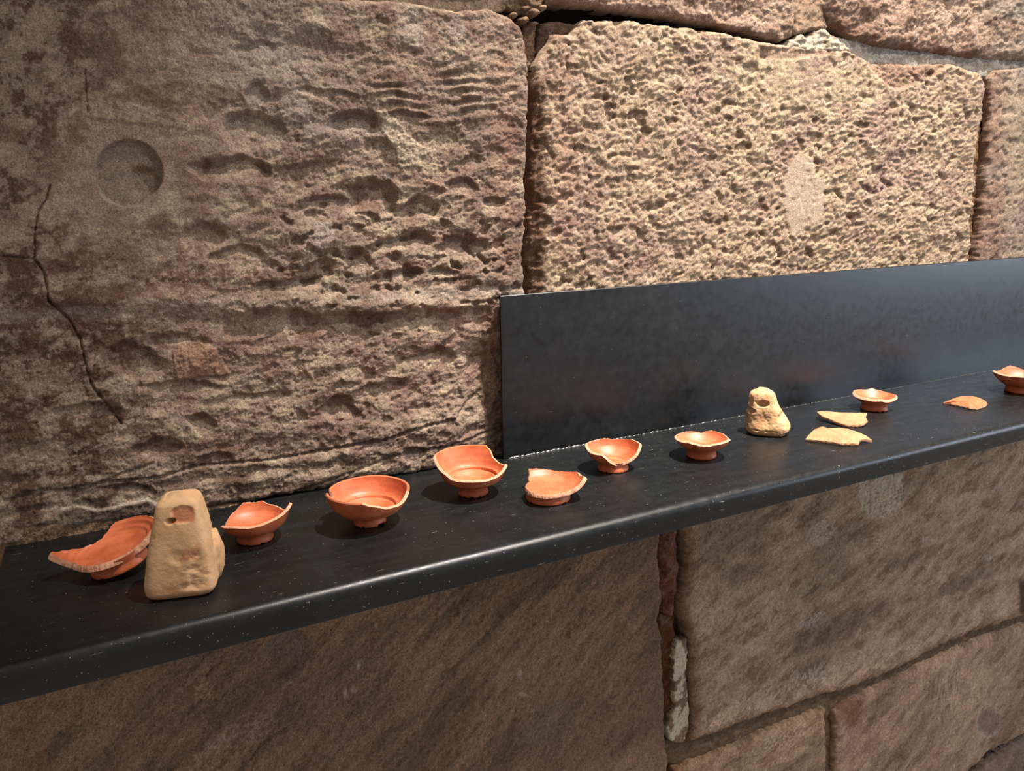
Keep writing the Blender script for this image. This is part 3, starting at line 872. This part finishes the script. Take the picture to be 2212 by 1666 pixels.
# upright plate with mill stains and painted shade at its foot, on a dense grid
def plate_cols(V):
    x, z = V[:, 0], V[:, 2]
    u, v = wall_uv(x, z, 1.2)
    m = np.zeros(len(V))
    n = 6 * fbm(x * 16, z * 16, 950, 3)
    for pts, wd, k in (([(1085, 728), (1120, 716), (1150, 722), (1170, 744), (1185, 738), (1205, 722), (1240, 706), (1300, 704), (1360, 722), (1420, 745), (1465, 775), (1478, 820), (1490, 860)], 6, 0.6),
                       ([(1860, 730), (1885, 716), (1900, 696), (1930, 680), (1990, 672), (2060, 652), (2130, 650), (2230, 640)], 5, 0.5),
                       ([(1880, 708), (1910, 700), (1960, 694), (2000, 684)], 4, 0.4),
                       ([(1150, 722), (1165, 742), (1185, 748), (1200, 726)], 3, 0.6),
                       ([(1660, 690), (1672, 700), (1690, 694), (1716, 700)], 9, 0.5)):
        m += k * np.exp(-((line_d(u, v, pts) + n) / wd) ** 2)
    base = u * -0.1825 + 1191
    for (ua, ub2, hgt, k) in ((1460, 1520, 22, .5), (1690, 1790, 14, .9), (1840, 1980, 22, .8), (1980, 2120, 16, .8), (2120, 2240, 20, .7), (1090, 1460, 9, 0.7)):  # shadows and dark reflections of the finds, painted along the plate foot
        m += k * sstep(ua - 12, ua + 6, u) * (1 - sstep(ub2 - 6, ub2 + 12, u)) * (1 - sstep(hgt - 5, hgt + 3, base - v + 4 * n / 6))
    m += 0.25 * sstep(0.1, 0.5, fbm(x * 5, z * 10, 955, 4))
    m = np.clip(m, 0, 1)
    return np.stack([m, m, m], 1)


px0, px1, pz1 = 0.6135, XE, 0.3005
xs = np.arange(px0, 2.5, 0.0035); xs = np.append(xs, np.linspace(2.52, px1, 10)); xs[0] = px0
bev = 0.0012
zs = np.concatenate([[0.0], np.linspace(0.004, pz1 - bev, 80), [pz1]])
GX, GZ = np.meshgrid(xs, zs)
YP = np.full_like(GX, 1.2)
YP[-1, :] += bev; YP[:, 0] += bev
YP += 0.0003 * perlin(GX * 3, GZ * 5, 970)
nzp, nxp = GX.shape
Vf = np.stack([GX.ravel(), YP.ravel(), GZ.ravel()], 1)
Vb = Vf.copy(); Vb[:, 1] = 1.206
ii = np.arange(nzp * nxp).reshape(nzp, nxp); jj = ii + nzp * nxp
q = lambda a, b, c, d: np.stack([a.ravel(), b.ravel(), c.ravel(), d.ravel()], 1)
Fc = np.vstack([q(ii[:-1, :-1], ii[:-1, 1:], ii[1:, 1:], ii[1:, :-1]),
                q(ii[-1, :-1], ii[-1, 1:], jj[-1, 1:], jj[-1, :-1]),
                q(ii[1:, 0], jj[1:, 0], jj[:-1, 0], ii[:-1, 0])])
Fc = np.vstack([Fc, q(np.array([jj[0, 0]]), np.array([jj[-1, 0]]), np.array([jj[-1, -1]]), np.array([jj[0, -1]]))])
VV = np.vstack([Vf, Vb])
plate = mesh_obj('back_plate', VV - SL, Fc, M_plate, shelf, cols=plate_cols(VV))
sharp_faces(plate, 35)
plate['label'] = 'upright steel plate with darker mill stains and painted shade along its foot'

# weld bead in the corner of shelf and plate
xs = np.arange(0.622, 2.6, 0.0022)
na = 8
V = []
for x in xs:
    r = 0.0034 + 0.0005 * math.sin(x * 560) + 0.0016 * float(perlin(np.array([x * 60]), np.array([0.5]), 981)[0]) + 0.0008 * float(perlin(np.array([x * 210]), np.array([0.5]), 983)[0])
    if x > 0.85: r *= 0.75
    for k in range(na):
        a = math.radians(-10 + 110 * k / (na - 1))
        V.append((x, 1.2015 - r * math.cos(a) * 1.15, -0.0008 + r * math.sin(a)))
V = np.array(V); ii = np.arange(len(V)).reshape(-1, na)
mesh_obj('weld_bead', V - SL, q(ii[:-1, :-1], ii[1:, :-1], ii[1:, 1:], ii[:-1, 1:]), M_weld, shelf, cols=np.zeros((len(V), 3)))

# ------------------------------------------------------------------ pottery


def catmull(pts):
    pts = np.array(pts, float)
    P = np.vstack([2 * pts[0] - pts[1], pts, 2 * pts[-1] - pts[-2]]); o = []
    for i in range(1, len(P) - 2):
        a, b, c, d = P[i - 1], P[i], P[i + 1], P[i + 2]
        for t in np.linspace(0, 1, 20, endpoint=False):
            o.append(.5 * ((2 * b) + (c - a) * t + (2 * a - 5 * b + 4 * c - d) * t * t + (3 * b - a - 3 * c + d) * t ** 3))
    o.append(P[-2]); o = np.array(o)
    L = np.r_[0, np.cumsum(np.hypot(*np.diff(o, axis=0).T))]; L /= L[-1]
    return L, o[:, 0], o[:, 1]


def bowl(name, label, cat, cen, pts, cut, rf, hf, thick=0.0042, seed=0, lip=None, tilt=0.0, ledge=None, rings=0.0, foot_gap=None, jag=0.012, foot_th=0.006, lift=0.0, footflare=0.0015, flip=None):
    """wheel-made vessel broken along cut: list of (degrees, fraction of the wall); 0 = right, 90 = away from the room"""
    c = ground_pt(*cen)
    rz = math.atan2(c[1], c[0]) - math.pi / 2
    root = tag(empty(name, (c[0], c[1], lift), rz), label, cat)
    if tilt: root.rotation_euler = Matrix.Rotation(rz, 3, 'Z').__matmul__(Matrix.Rotation(math.radians(tilt), 3, 'Y')).to_euler()
    L, pr_, pz_ = catmull(pts)
    def prof(s):
        r = np.interp(s, L, pr_); z = np.interp(s, L, pz_)
        m = s > 1
        dr = (pr_[-1] - pr_[-8]) / (L[-1] - L[-8]); dz = (pz_[-1] - pz_[-8]) / (L[-1] - L[-8])
        return np.where(m, pr_[-1] + (s - 1) * dr, r), np.where(m, pz_[-1] + (s - 1) * dz, z)
    NT_, NS = 288, 46
    th = np.arange(NT_) / NT_ * 2 * np.pi
    deg = np.degrees(th)
    cu = np.array(sorted(cut), float)
    ca = np.r_[cu[-1, 0] - 360, cu[:, 0], cu[0, 0] + 360]; cs = np.r_[cu[-1, 1], cu[:, 1], cu[0, 1]]
    C = np.interp(deg, ca, cs)
    n = perlin(np.cos(th) * 9 + 3, np.sin(th) * 9, seed + 1) + 0.6 * perlin(np.cos(th) * 24, np.sin(th) * 24, seed + 2)
    broken = np.ones(NT_)
    if lip:
        for a, b in lip:
            m = ((deg - a) % 360) <= ((b - a) % 360)
            broken[m] = 0
    C = C + jag * n * broken
    S = np.linspace(0, 1, NS)[None, :] ** 0.9 * C[:, None]
    r, z = prof(S)
    r2, z2 = prof(S + 0.004); r1, z1 = prof(np.maximum(S - 0.004, 0))
    tr, tz = r2 - r1, z2 - z1
    ln = np.hypot(tr, tz) + 1e-9; nr, nz_ = tz / ln, -tr / ln          # outward/down normal
    t_in = np.full_like(r, thick / 2); t_out = np.full_like(r, thick / 2)
    t_in += 0.00006 * np.sin(r * 1500) * sstep(0.006, 0.012, r)
    if rings: t_in += rings * np.sin(S * 75) * sstep(0.33, 0.45, S)
    if ledge is not None:
        t_in += 0.0022 * np.exp(-((r - ledge - 0.0016) / 0.0014) ** 2) - 0.0018 * np.exp(-((r - ledge + 0.0014) / 0.0013) ** 2)
        t_out += 0.0012 * np.exp(-((r - ledge - 0.002) / 0.0015) ** 2)
    ct, st = np.cos(th)[:, None], np.sin(th)[:, None]
    def surf(rr, zz): return np.stack([rr * ct, rr * st, zz], -1)
    Vi = surf(np.maximum(r - nr * t_in, 0), z - nz_ * t_in)
    Vo = surf(np.maximum(r + nr * t_out, 0), z + nz_ * t_out)
    ii = np.arange(NT_ * NS).reshape(NT_, NS); jn = np.roll(ii, -1, 0)
    Fi = q(ii[:, :-1], jn[:, :-1], jn[:, 1:], ii[:, 1:])[:, ::-1]
    Fo = q(ii[:, :-1], jn[:, :-1], jn[:, 1:], ii[:, 1:]) + NT_ * NS
    body = mesh_obj('bowl_wall', np.vstack([Vi.reshape(-1, 3), Vo.reshape(-1, 3)]), np.vstack([Fi[:, ::-1], Fo[:, ::-1]]), M_slip, root)
    # the broken edge
    K = 7
    a = Vi[:, -1]; b = Vo[:, -1]
    nrm = np.stack([tr[:, -1] / ln[:, -1] * np.cos(th), tr[:, -1] / ln[:, -1] * np.sin(th), tz[:, -1] / ln[:, -1]], -1)
    E = []
    for k in range(K):
        f = k / (K - 1)
        bul = math.sin(math.pi * f)
        rough = perlin(np.cos(th) * 30 + f * 2, np.sin(th) * 30, seed + 5) * 0.0011 * bul
        p = a * (1 - f) + b * f + nrm * ((0.0018 * bul * (1 - broken) + 0.0004 * bul * broken + rough * broken))[:, None]
        E.append(p)
    E = np.stack(E, 1)
    ii = np.arange(NT_ * K).reshape(NT_, K); jn = np.roll(ii, -1, 0)
    ec = np.repeat(broken[:, None], K, 1).reshape(-1)
    mesh_obj('broken_edge', E.reshape(-1, 3), q(ii[:, :-1], ii[:, 1:], jn[:, 1:], jn[:, :-1]), M_edge, root, cols=np.stack([ec] * 3, 1))
    # foot ring
    zt = np.interp(rf, pr_[:60], pz_[:60]) + 0.001
    fp = [(rf - foot_th, zt), (rf - foot_th, 0.0035), (rf - foot_th + 0.001, 0.0008), (rf - foot_th + 0.002, 0), (rf - 0.0005, 0), (rf + footflare - 0.0003, 0.0006),
          (rf + footflare, 0.0022), (rf + footflare * 0.6, hf * 0.45), (rf - 0.0008, hf * 0.75), (rf - 0.0002, hf * 0.9), (rf + 0.0015, zt + 0.001)]
    fp = np.array(fp); NFp = len(fp)
    wob = 1 + 0.006 * perlin(np.cos(th) * 3, np.sin(th) * 3, seed + 8)
    VF = np.stack([fp[None, :, 0] * wob[:, None] * ct, fp[None, :, 0] * wob[:, None] * st, np.broadcast_to(fp[None, :, 1], (NT_, NFp))], -1).copy()
    chip = sstep(0.25, 0.5, perlin(np.cos(th) * 4, np.sin(th) * 4, seed + 9))
    VF[:, 3:7, 2] += (0.0014 * chip)[:, None]
    if foot_gap:
        for (g0, g1, lift_) in foot_gap:
            mm = ((deg - g0) % 360) <= ((g1 - g0) % 360)
            VF[mm, 2:8, 2] = np.maximum(VF[mm, 2:8, 2], lift_)
    ii = np.arange(NT_ * NFp).reshape(NT_, NFp); jn = np.roll(ii, -1, 0)
    mesh_obj('foot_ring', VF.reshape(-1, 3), q(ii[:, :-1], jn[:, :-1], jn[:, 1:], ii[:, 1:]), M_slip, root)
    return root


bowl('bowl_fragment', 'broken red bowl with pointed corners beside the tall loom weight, third piece from the left', 'bowl', (552, 1164),
     [(0, .012), (.02, .013), (.040, .024), (.050, .044)],
     [(4, .93), (14, .80), (24, .78), (62, .835), (74, .905), (84, .875), (104, .915), (120, .795), (144, .69), (170, .62), (184, .66), (194, .74), (204, .82), (240, .895), (262, .875), (282, .9), (302, .955), (322, 1.0), (340, 1.06), (352, 1.08)],
     .0235, .011, seed=11, jag=0.006)
bowl('bowl_fragment', 'widest red bowl, deep notch at its front right and left rim, small foot', 'bowl', (799, 1128),
     [(0, .016), (.023, .015), (.046, .026), (.0555, .040), (.061, .058)],
     [(2, .91), (22, .905), (50, .905), (70, .91), (92, .905), (118, .90), (140, .90), (160, .89), (163, .74), (176, .74), (180, .90), (200, .93), (244, .93), (262, .925), (272, .88), (282, .84), (294, .77), (304, .755), (320, .73), (334, .74), (346, .80), (356, .89)],
     .0225, .012, thick=.0046, seed=21, lip=[(352, 160), (182, 262)], ledge=.041, foot_gap=[(298, 330, .0035)], jag=0.006)
bowl('bowl_fragment', 'tall red bowl with one high curved side, at the corner of the back plate', 'bowl', (1022, 1065),
     [(0, .015), (.022, .016), (.042, .027), (.0515, .040), (.061, .066)],
     [(12, .71), (32, .685), (50, .76), (58, .88), (66, .945), (88, .945), (110, .95), (132, .955), (154, .95), (180, .97), (190, .95), (198, .85), (206, .815), (220, .755), (232, .67), (246, .665), (270, .665), (296, .65), (320, .68), (336, .745), (350, .80)],
     .0235, .012, thick=.0046, seed=31, lip=[(64, 176)], ledge=.041, jag=0.006)
bowl('base_fragment', 'thick red flat base sherd with broad foot and one raised corner', 'sherd', (1184, 1076),
     [(0, .016), (.036, .017), (.052, .026), (.061, .040)],
     [(16, .845), (34, .87), (50, .80), (72, .76), (92, .80), (114, .85), (124, .86), (130, .70), (148, .50), (168, .50), (206, .515), (240, .60), (268, .59), (300, .53), (328, .60), (340, .78), (348, .92), (356, .93)],
     .0335, .013, thick=.0065, seed=41, jag=0.010, foot_th=.01, footflare=0.002)
bowl('bowl_fragment', 'red bowl with a deep bite out of its front rim, leftmost before the back plate', 'bowl', (1324, 1013),
     [(0, .014), (.022, .015), (.040, .028), (.048, .046)],
     [(4, .97), (26, .965), (48, .97), (66, .93), (92, .905), (110, .93), (132, .92), (158, .935), (190, .96), (206, .87), (228, .86), (246, .885), (254, .8), (266, .58), (280, .42), (292, .37), (304, .39), (318, .45), (335, .62), (348, .76), (357, .88)],
     .0255, .012, thick=.0050, seed=51, jag=0.012)
bowl('bowl_fragment', 'small red bowl with a nibbled level rim, just left of the lumpy loom weight', 'bowl', (1515, 985),
     [(0, .014), (.022, .015), (.042, .027), (.053, .044)],
     [(10, .80), (30, .835), (50, .85), (72, .85), (92, .765), (104, .785), (122, .825), (154, .81), (192, .84), (228, .855), (246, .895), (264, .84), (284, .835), (300, .88), (334, .90), (355, .86)],
     .0255, .012, thick=.0045, seed=61, jag=0.014)
bowl('bowl_fragment', 'smallest red bowl on a tall foot, with a wavy pale rim', 'bowl', (1888, 884),
     [(0, .015), (.022, .016), (.038, .027), (.048, .037)],
     [(10, .88), (46, .855), (68, .875), (90, .915), (102, .975), (110, .925), (120, .90), (154, .955), (170, .935), (196, .85), (222, .83), (248, .82), (266, .79), (286, .84), (300, .78), (312, .74), (330, .77), (345, .82)],
     .0265, .013, thick=.0060, seed=71, jag=0.010, footflare=0.002)
bowl('bowl_fragment', 'dark red bowl cut by the right edge of the picture', 'bowl', (2203, 846),
     [(0, .015), (.028, .016), (.050, .032), (.064, .052)],
     [(0, .9), (60, .88), (88, .855), (106, .94), (116, .98), (124, .94), (136, .865), (150, .825), (165, .85), (196, .94), (236, .905), (274, .94), (320, .92)],
     .031, .012, thick=.0046, seed=81, jag=0.006)
bowl('vessel_sherd', 'large ribbed red sherd with thick pale broken edge, leftmost piece', 'sherd', (262, 1231),
     [(0, .016), (.03, .017), (.052, .028), (.073, .048), (.086, .072)],
     [(6, .575), (22, .575), (44, .585), (60, .575), (80, .57), (92, .485), (104, .42), (122, .41), (140, .455), (150, .54), (162, .63), (169, .70), (173, .69), (178, .56), (186, .46), (198, .415), (225, .385), (244, .37), (264, .32),
      (290, .29), (308, .30), (320, .36), (330, .46), (338, .57), (350, .575)],
     .034, .013, thick=.0080, seed=91, rings=.0006, tilt=-14, lift=0.0085, jag=0.005, foot_th=.009)


# ------------------------------------------------------------------ loose flat sherds
def resample(P, n):
    P = np.array(P, float); Q = np.vstack([P, P[:1]])
    L = np.r_[0, np.cumsum(np.linalg.norm(np.diff(Q, axis=0), axis=1))]
    s = np.linspace(0, L[-1], n, endpoint=False)
    return np.stack([np.interp(s, L, Q[:, k]) for k in range(Q.shape[1])], 1)


def sherd(name, label, outline, centre, dome, thick, mat, seed, rings=None, marks=None):
    """outline: (u, v, height) of the upper edge; centre likewise; dome: extra height of the middle"""
    W = np.array([ground_pt(u, v, z) for u, v, z in outline])
    W = resample(W, 160)
    c = ground_pt(*centre)
    N, K = len(W), 26
    jagn = perlin(np.cos(np.arange(N) / N * 6.283) * 12, np.sin(np.arange(N) / N * 6.283) * 12, seed) * 0.0012
    dirv = W - c; dirv[:, 2] = 0; dirv /= np.linalg.norm(dirv, axis=1)[:, None]
    W = W + dirv * jagn[:, None]
    t = np.linspace(0, 1, K)[None, :, None]
    G = c + (W[:, None, :] - c) * t
    zc = centre[2]
    tt = t[..., 0]
    G[..., 2] = zc + dome * (1 - tt ** 2) + (W[:, None, 2] - zc) * tt ** 1.15
    if rings:
        rc = ground_pt(*rings[0])
        rd = np.hypot(G[..., 0] - rc[0], G[..., 1] - rc[1])
        G[..., 2] += rings[1] * np.sin(rd * rings[2]) * (1 - sstep(0.85, 1.0, tt))
    B = G.copy(); B[..., 2] -= thick
    B[..., 2] = np.maximum(B[..., 2], 0.0006)
    org = np.array([c[0], c[1], 0.0])
    root = tag(empty(name, tuple(org)), label, 'sherd')
    ii = np.arange(N * K).reshape(N, K); jn = np.roll(ii, -1, 0)
    Ft = q(ii[:, :-1], ii[:, 1:], jn[:, 1:], jn[:, :-1])
    VV = np.vstack([G.reshape(-1, 3), B.reshape(-1, 3)]) - org
    mesh_obj('sherd_face', VV, np.vstack([Ft, Ft[:, ::-1] + N * K]), mat, root)
    K2 = 5; E = []
    for k in range(K2):
        f = k / (K2 - 1)
        p = G[:, -1] * (1 - f) + B[:, -1] * f
        rg = (0.0006 + 0.0012 * perlin(np.arange(N) * 0.33, np.full(N, f * 3), seed + 3)) * math.sin(math.pi * f)
        E.append(p + dirv * rg[:, None])
    E = np.stack(E, 1); ii = np.arange(N * K2).reshape(N, K2); jn = np.roll(ii, -1, 0)
    mesh_obj('broken_edge', E.reshape(-1, 3) - org, q(ii[:, :-1], ii[:, 1:], jn[:, 1:], jn[:, :-1]), M_raw, root)
    return root


sherd('curved_sherd', 'pale orange curved sherd resting hollow side up behind the ringed sherd',
      [(1765, 890, .012), (1773, 888, .013), (1788, 889, .014), (1812, 891, .014), (1850, 892, .0135), (1873, 892, .0125), (1869, 900, .0105), (1874, 908, .009), (1867, 915, .007),
       (1850, 919, .0055), (1828, 918, .0055), (1808, 912, .007), (1790, 904, .010), (1775, 898, .013)],
      (1820, 902, .0095), -0.0006, .005, M_pale, 401)
sherd('ringed_sherd', 'pale orange domed sherd with concentric ring marks and a notch, nearest the front edge',
      [(1740, 949, .004), (1747, 939, .007), (1760, 928, .012), (1773, 922, .017), (1780, 922, .018), (1788, 925, .018), (1812, 924, .020), (1834, 927, .019), (1857, 935, .014), (1872, 942, .010), (1884, 951, .006),
       (1877, 950, .007), (1868, 948, .009), (1860, 949, .009), (1855, 953, .007), (1854, 958, .006), (1841, 958, .006), (1818, 958, .006), (1795, 954, .006), (1765, 951, .005)],
      (1820, 942, .013), 0.002, .005, M_pale, 411, rings=((1822, 944, .014), 0.0004, 850))
sherd('small_sherd', 'small flat red sherd with a scratched arc, right of the smallest bowl',
      [(2037, 870, .004), (2048, 866, .006), (2062, 860, .010), (2076, 856, .014), (2100, 856, .015), (2117, 860, .012), (2128, 866, .008), (2133, 871, .006), (2128, 877, .005), (2110, 883, .004),
       (2095, 881, .005), (2070, 875, .005), (2050, 871, .004)],
      (2092, 868, .011), 0.002, .004, M_slip, 421, rings=((2090, 880, .0), 0.0005, 650))


# ------------------------------------------------------------------ loom weights
def loom_weight(name, label, cen, rz_deg, levels, dents, seed, amp, power=3.2, topdome=0.004, rough_at=None, colfn=None):
    """levels: (z, half width, half depth, shift x, shift y); local +Y away from the room"""
    c = ground_pt(*cen)
    rz = math.atan2(c[1], c[0]) - math.pi / 2 + math.radians(rz_deg)
    root = tag(empty(name, (c[0], c[1], 0.0), rz), label, 'loom weight')
    lv = np.array(levels, float)
    H = lv[-1, 0]
    NA, NZ = 220, 190
    ph = np.arange(NA) / NA * 2 * np.pi
    z = np.linspace(0, 1, NZ) * H
    P = []
    A = np.interp(z, lv[:, 0], lv[:, 1]); B = np.interp(z, lv[:, 0], lv[:, 2]); SX = np.interp(z, lv[:, 0], lv[:, 3]); SY = np.interp(z, lv[:, 0], lv[:, 4])
    ker = np.hanning(19); ker /= ker.sum()
    sm = lambda a: np.convolve(np.pad(a, 9, mode='edge'), ker, 'valid')
    A, B, SX, SY = map(sm, (A, B, SX, SY))
    rad = (np.abs(np.cos(ph)) ** power + np.abs(np.sin(ph)) ** power) ** (-1 / power)
    rb2 = 0.010
    shrink = np.zeros(NZ)
    m = z < rb2; shrink[m] = rb2 * (1 - np.sqrt(np.clip(1 - ((rb2 - z[m]) / rb2) ** 2, 0, 1))) * 0.8
    rt = 0.008; m = z > H - rt
    shrink[m] = rt * (1 - np.sqrt(np.clip(1 - ((z[m] - H + rt) / rt) ** 2, 0, 1))) * 0.9
    X = (A - shrink)[:, None] * (np.cos(ph) * rad)[None] + SX[:, None]
    Y = (B - shrink)[:, None] * (np.sin(ph) * rad)[None] + SY[:, None]
    Zm = np.broadcast_to(z[:, None], X.shape)
    rings_ = [np.stack([X, Y, Zm], -1)]
    # top cap and bottom cap rings
    top = []; bot = []
    for k in range(1, 30):
        f = 1 - k / 30
        cxy = np.array([SX[-1], SY[-1]])
        xt = (X[-1] - cxy[0]) * f + cxy[0]; yt = (Y[-1] - cxy[1]) * f + cxy[1]
        top.append(np.stack([xt, yt, np.full(NA, H + topdome * (1 - f * f))], -1))
    for k in range(1, 8):
        f = k / 8
        bot.append(np.stack([X[0] * f, Y[0] * f, np.zeros(NA)], -1))
    G = np.concatenate([np.stack(bot), rings_[0], np.stack(top)], 0)
    nr_ = G.shape[0]
    p = G.reshape(-1, 3)
    nd = p - np.array([0, 0, 0]); nd = nd * np.array([1, 1, 0.0])
    cx_ = np.interp(p[:, 2], z, SX); cy_ = np.interp(p[:, 2], z, SY)
    nd[:, 0] -= cx_; nd[:, 1] -= cy_
    nd /= (np.linalg.norm(nd, axis=1)[:, None] + 1e-9)
    topw = sstep(H - 0.001, H + 0.001, p[:, 2])[:, None]
    nd = nd * (1 - topw) + np.array([0, 0, 1.0]) * topw
    disp = amp * fbm3(p * 28, seed, 4) + amp * 0.25 * fbm3(p * 150, seed + 9, 3)
    for (dx, dy, dz, r1, r2, r3, dep, hard) in dents:
        dd = np.sqrt(((p[:, 0] - dx) / r1) ** 2 + ((p[:, 1] - dy) / r2) ** 2 + ((p[:, 2] - dz) / r3) ** 2) + 0.12 * perlin3(p * 160, seed + 20)
        disp = disp - dep * (1 - sstep(1 - hard, 1 + hard, dd))
    if rough_at is not None:
        (ax, az, r1, r2, am) = rough_at
        disp = disp - am * sstep(1.3, 0.5, np.hypot((p[:, 0] - ax) / r1, (p[:, 2] - az) / r2)) * (p[:, 1] < 0) * sstep(-0.1, 0.5, fbm3(p * 85, seed + 31, 4))
    low = p[:, 2] < 0.0015
    disp = np.where(low, np.clip(disp, -0.002, 0.001) * 0.4, disp)
    p = p + nd * disp[:, None]
    p[:, 2] = np.maximum(p[:, 2], 0.0)
    ii = np.arange(nr_ * NA).reshape(nr_, NA); jn = np.roll(ii, -1, 1)
    Fc = q(ii[:-1], jn[:-1], jn[1:], ii[1:])
    cols = colfn(p, disp) if colfn else np.ones((len(p), 3))
    mesh_obj('clay_body', p, Fc, M_weight, root, cols=cols)
    return root


def weight_material():
    s = NT('loom_weight_clay')
    c = s.mix(s.ramp(s.noise(30, 5, 0.6), 0.35, 0.65), (0.50, 0.29, 0.145), (0.57, 0.36, 0.195))
    c = s.mix(s.math('MULTIPLY', s.ramp(s.noise(300, 3, 0.7), 0.58, 0.70), 0.5), c, (0.42, 0.23, 0.11))
    c = s.mix(1.0, c, s.attr(), 'MULTIPLY')
    s.l(c, s.b.inputs['Base Color'])
    s.b.inputs['Roughness'].default_value = 0.8
    s.b.inputs['Specular IOR Level'].default_value = 0.25
    n1 = s.bump(s.noise(600, 4, 0.65), 0.0005, 0.5)
    s.l(s.bump(s.noise(150, 4, 0.6), 0.0010, 0.5, n1), s.b.inputs['Normal'])
    return s.m


M_weight = weight_material()


def w1cols(p, disp):
    c = np.ones((len(p), 3))
    m = sstep(0.0, 0.003, 0.0125 - np.abs(p[:, 0] - 0.0125) - 0.06 * (p[:, 2] - .12)) * sstep(0, 0.003, 0.0105 - np.abs(p[:, 2] - 0.1035)) * (p[:, 1] < 0)
    c = c * (1 - m[:, None]) + np.array([0.88, 0.58, 0.55]) * m[:, None]
    pit = sstep(0.1, 0.4, perlin3(p * 90, 5)) * sstep(1.2, 0.6, np.sqrt(((p[:, 0] - .018) / .022) ** 2 + ((p[:, 2] - .042) / .03) ** 2)) * (p[:, 1] < 0)
    c *= (1 - 0.35 * pit[:, None] * np.array([0.6, 1.0, 1.1]))
    pink = sstep(0.03, 0.0, p[:, 2])
    c *= 1 - pink[:, None] * np.array([0.0, 0.10, 0.06])
    return c


loom_weight('loom_weight', 'tall smooth buff clay loom weight, pyramid shaped with a small hole near its top', (400, 1268), -12,
            [(0, .038, .034, 0, 0), (.008, .0405, .036, 0, 0), (.02, .0405, .036, 0, 0), (.05, .0365, .033, .0015, 0), (.085, .0300, .029, .004, 0), (.108, .0250, .025, .005, .0), (.121, .0215, .022, .005, 0)],
            [(-.002, -.026, .0975, .0052, .02, .0036, .012, .25),
             (.0125, -.03, .1045, .013, .02, .0105, .0022, .15),
             (.001, -.034, .054, .007, .02, .007, .0016, .7),
             (.027, -.036, .046, .007, .02, .010, .0020, .8), (.024, -.036, .026, .008, .02, .012, .0022, .8), (.014, -.036, .017, .010, .02, .004, .0016, .8),
             (-.024, -.036, .080, .003, .02, .003, .002, .5), (-.012, .0, .122, .02, .03, .006, .002, .6)],
            3, 0.0013, power=6, colfn=w1cols, rough_at=(.022, .036, .015, .026, .0020))
# lobe of clay behind its right foot belongs to the same weight
wt = [o for o in bpy.data.objects if o.name.startswith('loom_weight')][0]


def lump(name, root, loc, size, seed, amp, mat, cols=(1, 1, 1)):
    n1, n2 = 60, 40
    a = np.linspace(0, 2 * np.pi, n1, endpoint=False); b = np.linspace(0.02, np.pi - 0.02, n2)
    A, B = np.meshgrid(a, b)
    d = np.stack([np.cos(A) * np.sin(B), np.sin(A) * np.sin(B), np.cos(B)], -1).reshape(-1, 3)
    p = d * np.array(size) * (1 + amp * fbm3(d * 2 + seed, seed, 3))[:, None] + np.array(loc)
    p[:, 2] = np.maximum(p[:, 2], 0.0)
    ii = np.arange(n1 * n2).reshape(n2, n1); jn = np.roll(ii, -1, 1)
    return mesh_obj(name, p, q(ii[:-1], ii[1:], jn[1:], jn[:-1]), mat, root, cols=np.tile(np.array(cols, float), (len(p), 1)))


lump('clay_lobe', wt, (.034, .016, .032), (.013, .020, .034), 4, 0.25, M_weight)


def w2cols(p, disp):
    c = np.ones((len(p), 3))
    m = sstep(0.12, 0.45, fbm3(p * 26, 44, 3)) * (p[:, 1] < 0.01)
    c *= 1 - 0.3 * m[:, None] * np.array([0.15, 0.9, 1.2])
    return c


loom_weight('loom_weight', 'squat lumpy buff clay loom weight with folds and a squarish hole', (1657, 935), 0,
            [(0, .038, .033, 0, 0), (.006, .042, .036, 0, 0), (.016, .0435, .037, .0, 0), (.030, .040, .034, -.002, 0), (.045, .0345, .030, -.006, 0), (.060, .030, .026, -.0105, 0), (.075, .0260, .023, -.013, 0), (.087, .0215, .020, -.014, 0)],
            [(-.011, -.026, .0655, .0120, .02, .0068, .011, .18),
             (-.038, -.02, .052, .005, .03, .005, .004, .6), (-.034, -.03, .066, .004, .03, .010, .002, .5),
             (.030, -.03, .040, .010, .03, .008, .004, .6), (-.015, -.034, .036, .018, .02, .010, .0022, .9),
             (.006, -.040, .013, .009, .02, .0016, .002, .5), (-.022, -.034, .014, .007, .02, .0018, .002, .5),
             (-.034, -.03, .050, .008, .03, .005, .004, .5), (.038, -.02, .004, .010, .03, .005, .005, .5)],
            53, 0.0048, power=3.0, topdome=0.005, colfn=w2cols)

# loose rubble in the gap between the left block and the shelf
rr_ = np.random.RandomState(12)
rub = []
for k in range(26):
    xx = rr_.uniform(-0.02, 0.58); s_ = rr_.uniform(0.006, 0.013)
    o = lump('gap_stone', wall, (xx - 1.0, 1.238 - YW + rr_.uniform(-.004, .008), s_ * 0.5), (s_ * rr_.uniform(1, 1.6), s_, s_ * rr_.uniform(.6, .9)), k, 0.5, M_stone, lin(['6b5a4c', '8a7664', '574538', '9a8a7a'][k % 4]))
